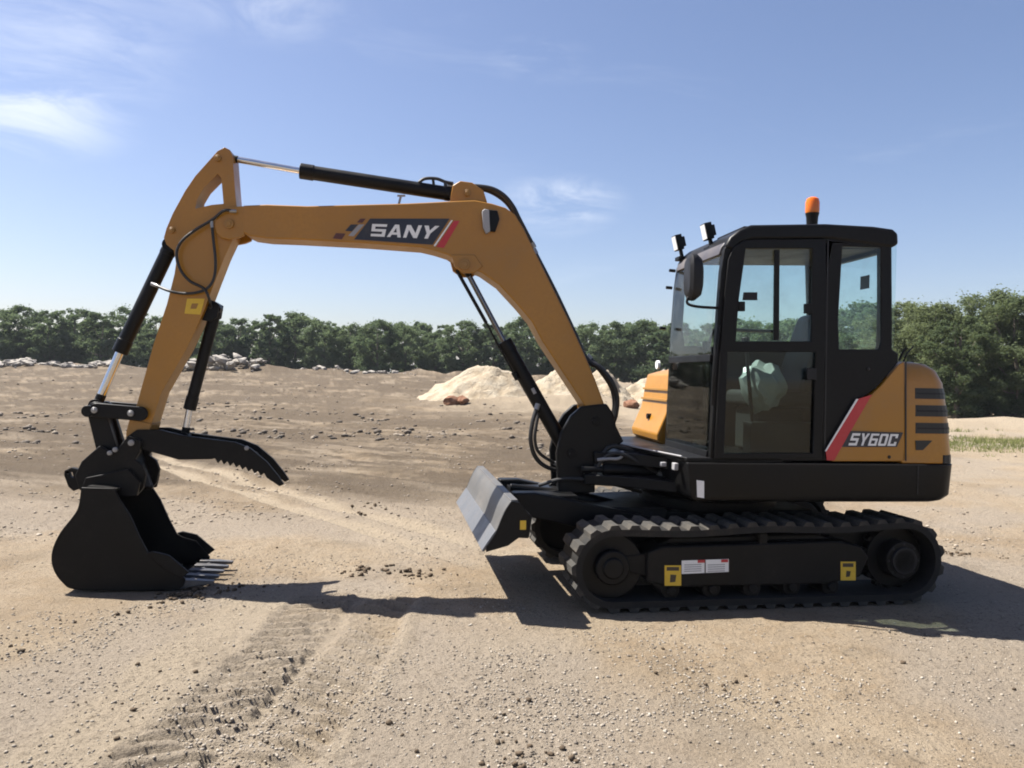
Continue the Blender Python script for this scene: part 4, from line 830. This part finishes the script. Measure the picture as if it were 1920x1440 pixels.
# door
door_out = [(1340, 860), (1344, 780), (1352, 640), (1360, 540), (1366, 486), (1376, 462), (1398, 450), (1549, 448), (1549, 640), (1541, 860)]
win_hole = [(1399, 466), (1524, 466), (1521, 640), (1380, 640), (1386, 560)]
low_hole = [(1365, 660), (1530, 660), (1524, 850), (1358, 850)]
door = part('door', M['black'], cab, lambda bm: prism(bm, P(door_out, yc0 - .022), yc0 - .022, yc0 - .003, [P(win_hole, yc0 - .022), P(low_hole, yc0 - .022)]), bevel=.005)
part('door_window', M['glass'], cab, lambda bm: prism(bm, P([(1396, 464), (1527, 464), (1524, 643), (1377, 643)], yc0), yc0 + .002, yc0 + .006)); part('door_lower_window', M['glass_dark'], cab, lambda bm: prism(bm, P([(1362, 657), (1533, 657), (1527, 853), (1355, 853)], yc0), yc0 + .002, yc0 + .006))
part('window_divider', M['black'], door, lambda bm: prism(bm, P([(1453, 468), (1462, 468), (1461, 638), (1451, 638)], yc0 - .02), yc0 - .019, yc0 - .004))
for q in ([(1382, 566), (1394, 566), (1394, 584), (1382, 584)], [(1506, 570), (1520, 570), (1520, 588), (1506, 588)]): part('window_latch', M['black'], door, lambda bm: prism(bm, P(q, yc0), yc0 - .030, yc0 - .002), bevel=.003)
part('window_label', M['charcoal'], door, lambda bm: prism(bm, P([(1394, 548), (1420, 548), (1420, 563), (1392, 563)], yc0), yc0 - .001, yc0 + .001))
part('door_handle', M['charcoal'], door, lambda bm: (prism(bm, P([(1512, 690), (1530, 690), (1530, 712), (1512, 712)], yc0 - .03), yc0 - .04, yc0 - .022),), bevel=.004)
part('quarter_window', M['glass'], cab, lambda bm: prism(bm, P([(1578, 460), (1655, 462), (1655, 645), (1650, 657), (1570, 657)], yc0), yc0 + .006, yc0 + .011))
part('far_window', M['glass'], cab, lambda bm: prism(bm, P([(1370, 643), (1366, 600), (1374, 478), (1388, 447), (1643, 447), (1648, 648)], yc0), yc1 - .03, yc1 - .025)); 
part('rear_window_label', M['charcoal'], cab, lambda bm: box(bm, x_r - .0005, x_r + .0005, -.62, -.50, 2.30, 2.40))
part('body_seam', M['rubber'], cab, lambda bm: prism(bm, P([(1551, 452), (1553.5, 452), (1547, 862), (1544.5, 862)], yc0), yc0 - .0035, yc0 - .0005))
# interior
part('seat', M['seat'], cab, lambda bm: (box(bm, .05, .55, -.70, -.20, 1.40, 1.52), prism(bm, [(.42, 1.50), (.56, 1.48), (.74, 2.05), (.70, 2.12), (.62, 2.10)], -.68, -.22), prism(bm, [(.66, 2.13), (.76, 2.13), (.80, 2.34), (.72, 2.36)], -.58, -.32), box(bm, .10, .50, -.62, -.28, 1.06, 1.40)), bevel=.04, seg=3)
part('console', M['charcoal'], cab, lambda bm: [(box(bm, -.02, .50, y, y + .14, 1.06, 1.62 if y > -.5 else 1.30), cyl(bm, (.02, y + .07, 1.28), (-.04, y + .07, 1.82), .014, 8), cyl(bm, (-.04, y + .07, 1.80), (-.05, y + .07, 1.90), .028, 12)) for y in (-.86, -.10)], bevel=.02)
part('travel_lever', M['charcoal'], cab, lambda bm: [(cyl(bm, (-.14, y, 1.06), (-.20, y, 1.60), .013, 8), cyl(bm, (-.20, y, 1.58), (-.21, y, 1.70), .022, 10), box(bm, -.26, -.14, y - .05, y + .05, 1.10, 1.13)) for y in (-.52, -.40)], bevel=.004)
wr = bmesh.new(); bmesh.ops.create_icosphere(wr, subdivisions=3, radius=.15); rr_ = random.Random(9)
for v in wr.verts: v.co *= 1 + .22 * math.sin(v.co.x * 41 + v.co.z * 23) * math.cos(v.co.y * 37); v.co.x *= 1.0; v.co.z *= 1.15; v.co += V3(1428, 724, -.72)
obj('wrapped_control', wr, M['wrap'], cab)
part('floor_mat', M['charcoal'], cab, lambda bm: box(bm, -.30, .85, yc0 + .06, yc1 - .06, 1.054, 1.062))
part('rear_shelf', M['charcoal'], cab, lambda bm: box(bm, .60, .88, yc0 + .07, yc1 - .07, 1.10, 1.58), bevel=.02)
part('grab_bar', M['charcoal'], cab, lambda bm: tube(bm, [(-.02, yc1 - .07, 1.78), (.03, yc1 - .07, 1.97), (.10, yc1 - .07, 2.0), (.55, yc1 - .07, 2.0)], .014, 8))
# mirror, lamps, beacon
def mirror(bm):
    c = V3(1301, 520, yc0 + .06); loops = []
    for dx, s in ((-.050, .75), (-.030, .98), (.0, 1.0), (.040, .80), (.055, .5)):
        loops.append([(c.x + dx + .10 * .0, c.y + math.copysign(abs(math.cos(t)) ** .6, math.cos(t)) * .085 * s, c.z + math.copysign(abs(math.sin(t)) ** .6, math.sin(t)) * .165 * s) for t in [k * 2 * math.pi / 20 for k in range(20)]])
    loft(bm, loops)
mir = part('mirror', M['charcoal'], cab, mirror)
part('mirror_arm', M['black'], mir, lambda bm: tube(bm, [V3(1298, 545, yc0 + .06), V3(1288, 566, yc0 + .05), V3(1302, 574, yc0 + .02), V3(1336, 577, yc0 - .02), V3(1346, 577, yc0)], .010, 8))
for px, py, y in ((1272, 455, yc1 - .06), (1327, 434, yc0 + .42)):
    c = V3(px, py, y)
    def lamp(bm, c=c):
        Q = Matrix.Translation(c) @ Matrix.Rotation(rad(-14), 4, 'Y')
        box(bm, -.030, .022, -.05, .05, -.062, .062, Q); box(bm, .022, .050, -.032, .032, -.04, .04, Q); box(bm, -.006, .016, -.018, .018, -.13, -.062, Q); box(bm, c.x - .01, c.x + .12, c.y - .05, c.y + .05, c.z - .145, c.z - .115)
    l_ = part('work_lamp', M['black'], cab, lamp, bevel=.004)
    part('lamp_lens', M['white'], cab, lambda bm: box(bm, -.0335, -.0305, -.042, .042, -.054, .054, Matrix.Translation(c) @ Matrix.Rotation(rad(-14), 4, 'Y')))
bz = T(1523, 418, -.45); zr = T(1523, 419, yc0)[1]
bx_ = T(1523, 400, -.42)[0]
zb0 = zr + .002; ztop = T(1523, 370, -.42)[1]; zmid = T(1523, 400, -.42)[1]
bcn = part('beacon', M['black'], cab, lambda bm: lathe_z(bm, (bx_, -.42, 0), [(.055, zb0 - .01), (.055, zb0 + .012), (.038, zb0 + .03), (.044, zmid - .03), (.052, zmid)]))
part('beacon_dome', M['amber'], cab, lambda bm: lathe_z(bm, (bx_, -.42, 0), [(.050, zmid + .001), (.053, zmid + .02), (.052, ztop - .04), (.044, ztop - .012), (.028, ztop - .001), (.006, ztop + .003)]))
part('roof_vent', M['black'], cab, lambda bm: prism(bm, [(.56, zr - .01), (.58, zr + .03), (.68, zr + .045), (.76, zr + .03), (.78, zr - .01)], -.62, -.38), bevel=.006)
part('roof_hatch', M['black'], cab, lambda bm: box(bm, -.02, .30, -.65, -.15, zr - .005, zr + .012), bevel=.004)
# --- undercarriage (turned a little against the upper works)
DU = YL - YU
ucf = part('track_base', M['black_matte'], EX, lambda bm: (box(bm, -.62, .70, -.42, .42, .32, .60), lathe_z(bm, (0, 0, 0), [(.52, .58), (.54, .62), (.54, .68), (.47, .70), (.47, .744)], 40), prism(bm, [(-.9, -.56), (-.5, -.5), (.55, -.5), (.9, -.56), (.9, .56), (.55, .5), (-.5, .5), (-.9, .56)], .38, .52, axis='Z')), bevel=.012, rotz=DU)
part('swivel_cover', M['black_matte'], ucf, lambda bm: prism(bm, [(-1.1, -.30), (-.5, -.44), (-.5, .44), (-1.1, .30)], .55, .62, axis='Z'), bevel=.008)
TX0, TZ0, TR0 = -1.045, .300, .268; TX1, TZ1, TR1 = 1.125, .315, .282      # idler and sprocket, to the belt's outer face
def track_path(step=.02):
    pts = []
    for k in range(25): t = math.pi / 2 + math.pi * k / 24; pts.append((TX0 + math.cos(t) * TR0, TZ0 + math.sin(t) * TR0))
    for k in range(1, 60): u = k / 60; pts.append((TX0 + (TX1 - TX0) * u, (TZ0 - TR0) * (1 - u) + (TZ1 - TR1) * u))
    for k in range(25): t = -math.pi / 2 + math.pi * k / 24; pts.append((TX1 + math.cos(t) * TR1, TZ1 + math.sin(t) * TR1))
    for k in range(1, 60): u = k / 60; pts.append((TX1 + (TX0 - TX1) * u, (TZ1 + TR1) * (1 - u) + (TZ0 + TR0) * u - .018 * math.sin(2 * math.pi * u) ** 2))
    return pts
path = track_path(); pv = [Vector((x, 0, z)) for x, z in path]; cum = [0]
for a, b in zip(pv, pv[1:] + pv[:1]): cum.append(cum[-1] + (b - a).length)
PLEN = cum[-1]
def path_at(s):
    s %= PLEN
    for i in range(len(pv)):
        if cum[i] <= s <= cum[i + 1]:
            a, b = pv[i], pv[(i + 1) % len(pv)]; return a.lerp(b, (s - cum[i]) / max(1e-9, cum[i + 1] - cum[i])), (b - a).normalized()
def track_side(y0, y1, outer, lab):
    n = len(pv)
    def belt(bm):
        ring = []
        for i in range(n):
            d = (pv[(i + 1) % n] - pv[i - 1]).normalized(); nrm = Vector((-d.z, 0, d.x)) * 1.0
            p = pv[i]; inn = p + nrm * .046; ring.append([bm.verts.new((q.x, y, q.z)) for q, y in ((p, y0), (p, y1), (inn, y1), (inn, y0))])
        for i in range(n):
            a, b = ring[i], ring[(i + 1) % n]
            for k in range(4): bm.faces.new((a[k], a[(k + 1) % 4], b[(k + 1) % 4], b[k]))
    tr = part('track', M['track_rubber'], EX, belt, rotz=DU); tag(tr, lab)
    NP = 43; pads = None
    bm = bmesh.new()
    w = (y1 - y0)
    for ya, yb, off in ((0, .47, -.0), (.53, 1, .0)):
        v = []
        for y, sx in ((y0 + w * ya, 1), (y0 + w * yb, 1)):
            v.append([bm.verts.new((off + sx * x, y, z)) for x, z in ((-.045, -.004), (.045, -.004), (.026, .028), (-.026, .028))])
        bm.faces.new(v[0]); bm.faces.new(v[1][::-1])
        for k in range(4): bm.faces.new((v[0][k], v[1][k], v[1][(k + 1) % 4], v[0][(k + 1) % 4]))
    # the raised rib that joins the two halves
    bmesh.ops.recalc_face_normals(bm, faces=bm.faces[:]); me = bpy.data.meshes.new('track_pad'); bm.to_mesh(me); bm.free(); me.materials.append(M['tread'])
    for k in range(NP):
        p, d = path_at(k * PLEN / NP); o = bpy.data.objects.new('track_pad', me); C.objects.link(o); o.parent = tr
        nrm = Vector((d.z, 0, -d.x)); m = Matrix((d, Vector((0, 1, 0)), nrm)).transposed(); 
        if m.determinant() < 0: m = Matrix((-d, Vector((0, 1, 0)), nrm)).transposed()
        o.matrix_local = Matrix.Translation(p) @ m.to_4x4()
    yf = y0 if outer < 0 else y1; s = -outer     # s points into the machine
    f0, f1 = sorted((yf + s * .045, yf + s * .30))
    part('track_frame', M['black_matte'], tr, lambda bm: (prism(bm, [(-.80, .20), (-.80, .40), (-.70, .44), (.62, .46), (.80, .42), (.86, .34), (.80, .20), (.55, .155), (-.62, .155)], f0, f1), prism(bm, [(-.98, .27), (-.98, .37), (-.78, .39), (-.78, .22)], f0 + .04, f1 - .04), prism(bm, [(-.70, .44), (.60, .46), (.5, .50), (-.6, .49)], f0 + .06, f1 - .02)), bevel=.012)
    def wheel(bm, x, z, r, y_in, y_out, hub):
        a, b = sorted((y_in, y_out)); cyl(bm, (x, a, z), (x, b, z), r, 32)
        cyl(bm, (x, yf + s * .03, z), (x, yf + s * .2, z), hub, 24); cyl(bm, (x, yf + s * .012, z), (x, yf + s * .04, z), hub * .62, 20)
    part('drive_motor', M['black_matte'], tr, lambda bm: (cyl(bm, (TX1, yf + s * .22, TZ1), (TX1, yf + s * .42, TZ1), .20, 24), box(bm, .66, 1.10, min(yf + s * .24, yf + s * .36), max(yf + s * .24, yf + s * .36), .16, .53)), bevel=.01)
    part('idler_wheel', M['black'], tr, lambda bm: wheel(bm, TX0, TZ0, TR0 - .038, yf + s * .09, yf + s * .28, .12), bevel=.012)
    spk = part('sprocket', M['black_matte'], tr, lambda bm: (wheel(bm, TX1, TZ1, TR1 - .062, yf + s * .14, yf + s * .22, .135), [cyl(bm, (TX1 + math.cos(k * math.pi / 7.5) * (TR1 - .055), yf + s * .15, TZ1 + math.sin(k * math.pi / 7.5) * (TR1 - .055)), (TX1 + math.cos(k * math.pi / 7.5) * (TR1 - .055), yf + s * .21, TZ1 + math.sin(k * math.pi / 7.5) * (TR1 - .055)), .022, 8) for k in range(15)]), bevel=.006)
    part('drive_hub', M['charcoal'], tr, lambda bm: (cyl(bm, (TX1, yf + s * .012, TZ1), (TX1, yf + s * -.0 + s * .2, TZ1), .098, 28), [cyl(bm, (TX1 + math.cos(k * math.pi / 4) * .118, yf + s * .028, TZ1 + math.sin(k * math.pi / 4) * .118), (TX1 + math.cos(k * math.pi / 4) * .118, yf + s * .05, TZ1 + math.sin(k * math.pi / 4) * .118), .012, 8) for k in range(8)]), bevel=.006)
    for x in (-.62, -.32, -.02, .28, .58): part('roller', M['black_matte'], tr, lambda bm: (cyl(bm, (x, f0 - .0 + .02, .132), (x, f1 - .02, .132), .066, 20), cyl(bm, (x, yf + s * .04, .132), (x, yf + s * .06, .132), .03, 14)), bevel=.006)
    part('carrier_roller', M['black_matte'], tr, lambda bm: (cyl(bm, (.05, yf + s * .06, .495), (.05, yf + s * .20, .495), .038, 18), box(bm, .02, .08, min(yf + s * .05, yf + s * .08), max(yf + s * .05, yf + s * .08), .40, .52)), bevel=.004)
    return tr, yf + s * .045
nt_, yfr = track_side(-.93, -.53, -1, 'track nearest the camera'); track_side(.53, .93, 1, 'far track behind the undercarriage')
def tdecal(name, mat, pts, t=.003, dy=0): return decal(name, mat, nt_, pts, yfr + dy, t, yaw=YL)
for x0, x1, y0, y1 in ((1246, 1277, 1060, 1098), (1576, 1604, 1053, 1088)):
    tdecal('warning_label', 'label_yellow', [(x0, y0), (x1, y0), (x1, y1), (x0, y1)]); tdecal('warning_print', 'label_dark', [(x0 + 4, y0 + 3), (x1 - 4, y0 + 3), (x1 - 4, y0 + 10), (x0 + 4, y0 + 10)], .002, -.003); tdecal('warning_print', 'label_dark', [(x0 + 11, y0 + 17), (x1 - 9, y0 + 18), (x1 - 11, y1 - 7), (x0 + 10, y1 - 6)], .002, -.003)
tdecal('caution_label', 'white', [(1278, 1051), (1366, 1048), (1366, 1072), (1278, 1076)])
tdecal('caution_band', 'red', [(1308, 1050), (1322, 1049.5), (1322, 1055), (1308, 1055.5)], .002, -.003); tdecal('caution_band', 'red', [(1352, 1049), (1365, 1048.6), (1365, 1054), (1352, 1054.4)], .002, -.003); tdecal('caution_gap', 'label_dark', [(1321, 1050), (1323, 1050), (1323, 1074), (1321, 1074)], .002, -.003)
for k in range(4):
    for xa in (1283, 1327): tdecal('caution_print', 'bracket', [(xa, 1058.5 + k * 4), (xa + 32, 1057.5 + k * 4), (xa + 32, 1059 + k * 4), (xa, 1060 + k * 4)], .002, -.003)
# --- dozer blade
def blade_profile():
    pts = [(-1.765, .772), (-1.802, .715), (-1.830, .652), (-1.852, .595), (-1.884, .535), (-1.925, .478)]
    back = [(-1.908, .462), (-1.862, .520), (-1.828, .582), (-1.804, .640), (-1.776, .698), (-1.738, .752)]
    return pts, back
fp, bk = blade_profile()
blade = part('dozer_blade', M['blade_steel'], EX, lambda bm: prism(bm, curve2(fp, 3) + curve2(bk, 3), -.95, .95), rotz=DU, bevel=.003)
for y in (-.968, .952): part('blade_end', M['black'], blade, lambda bm: prism(bm, curve2(fp, 3) + [(-1.925, .440), (-1.78, .48), (-1.67, .56), (-1.65, .69), (-1.71, .762)], y, y + .016), bevel=.003)
part('cutting_edge', M['edge_steel'], blade, lambda bm: prism(bm, [(-1.866, .576), (-1.952, .446), (-1.936, .436), (-1.850, .566)], -.948, .948), bevel=.003)
part('blade_back', M['black'], blade, lambda bm: (prism(bm, [(-1.79, .52), (-1.79, .62), (-1.72, .73), (-1.61, .66), (-1.63, .51)], -.90, .90)), bevel=.01)
part('blade_top_rail', M['blade_steel'], blade, lambda bm: box(bm, -1.768, -1.715, -.93, .93, .757, .775), bevel=.004)
part('warning_label', M['label_yellow'], blade, lambda bm: box(bm, -1.705, -1.665, -.9715, -.969, .585, .645))
for y in (-.36, .36): part('blade_arm', M['black'], EX, lambda bm: prism(bm, [(-1.66, .60), (-1.66, .74), (-1.50, .74), (-.62, .56), (-.55, .40), (-.70, .38), (-1.45, .54)], y - .06, y + .06), rotz=DU, bevel=.012)
part('blade_cross_plate', M['black'], blade, lambda bm: prism(bm, [(-1.60, -.40), (-1.15, -.30), (-1.15, .30), (-1.60, .40)], .66, .70, axis='Z'), bevel=.006)
part('blade_cylinder', M['black'], EX, lambda bm: (cyl(bm, (-.72, 0, .55), (-1.25, 0, .68), .055, 20), cyl(bm, (-1.25, 0, .68), (-1.62, 0, .72), .03, 16)), rotz=DU, bevel=.004)
part('hose', M['rubber'], blade, lambda bm: (tube(bm, [(-.6, -.14, .70), (-.9, -.16, .78), (-1.2, -.1, .80), (-1.4, -.04, .74)], .014, 8), tube(bm, [(-.6, .14, .70), (-.9, .12, .77), (-1.15, .06, .79), (-1.3, .03, .73)], .014, 8)))

# ------------------------------------------------------------------ summer haze in the air, one closed box round everything
def build_haze():
    bm = bmesh.new(); box(bm, -1850, 1850, -1850, 1850, -3.5, 16); o = obj('haze', bm, None, smooth=False)
    m = bpy.data.materials.new('summer_haze'); m.use_nodes = True; nt = m.node_tree; nt.nodes.clear(); out = nt.nodes.new('ShaderNodeOutputMaterial'); v = nt.nodes.new('ShaderNodeVolumePrincipled')
    v.inputs['Color'].default_value = (.80, .86, .95, 1); v.inputs['Density'].default_value = .00027; v.inputs['Anisotropy'].default_value = .0
    nt.links.new(v.outputs[0], out.inputs['Volume']); o.data.materials.append(m); tag(o, 'thin pale summer haze in the air over the yard', 'haze', kind='stuff')
build_haze()
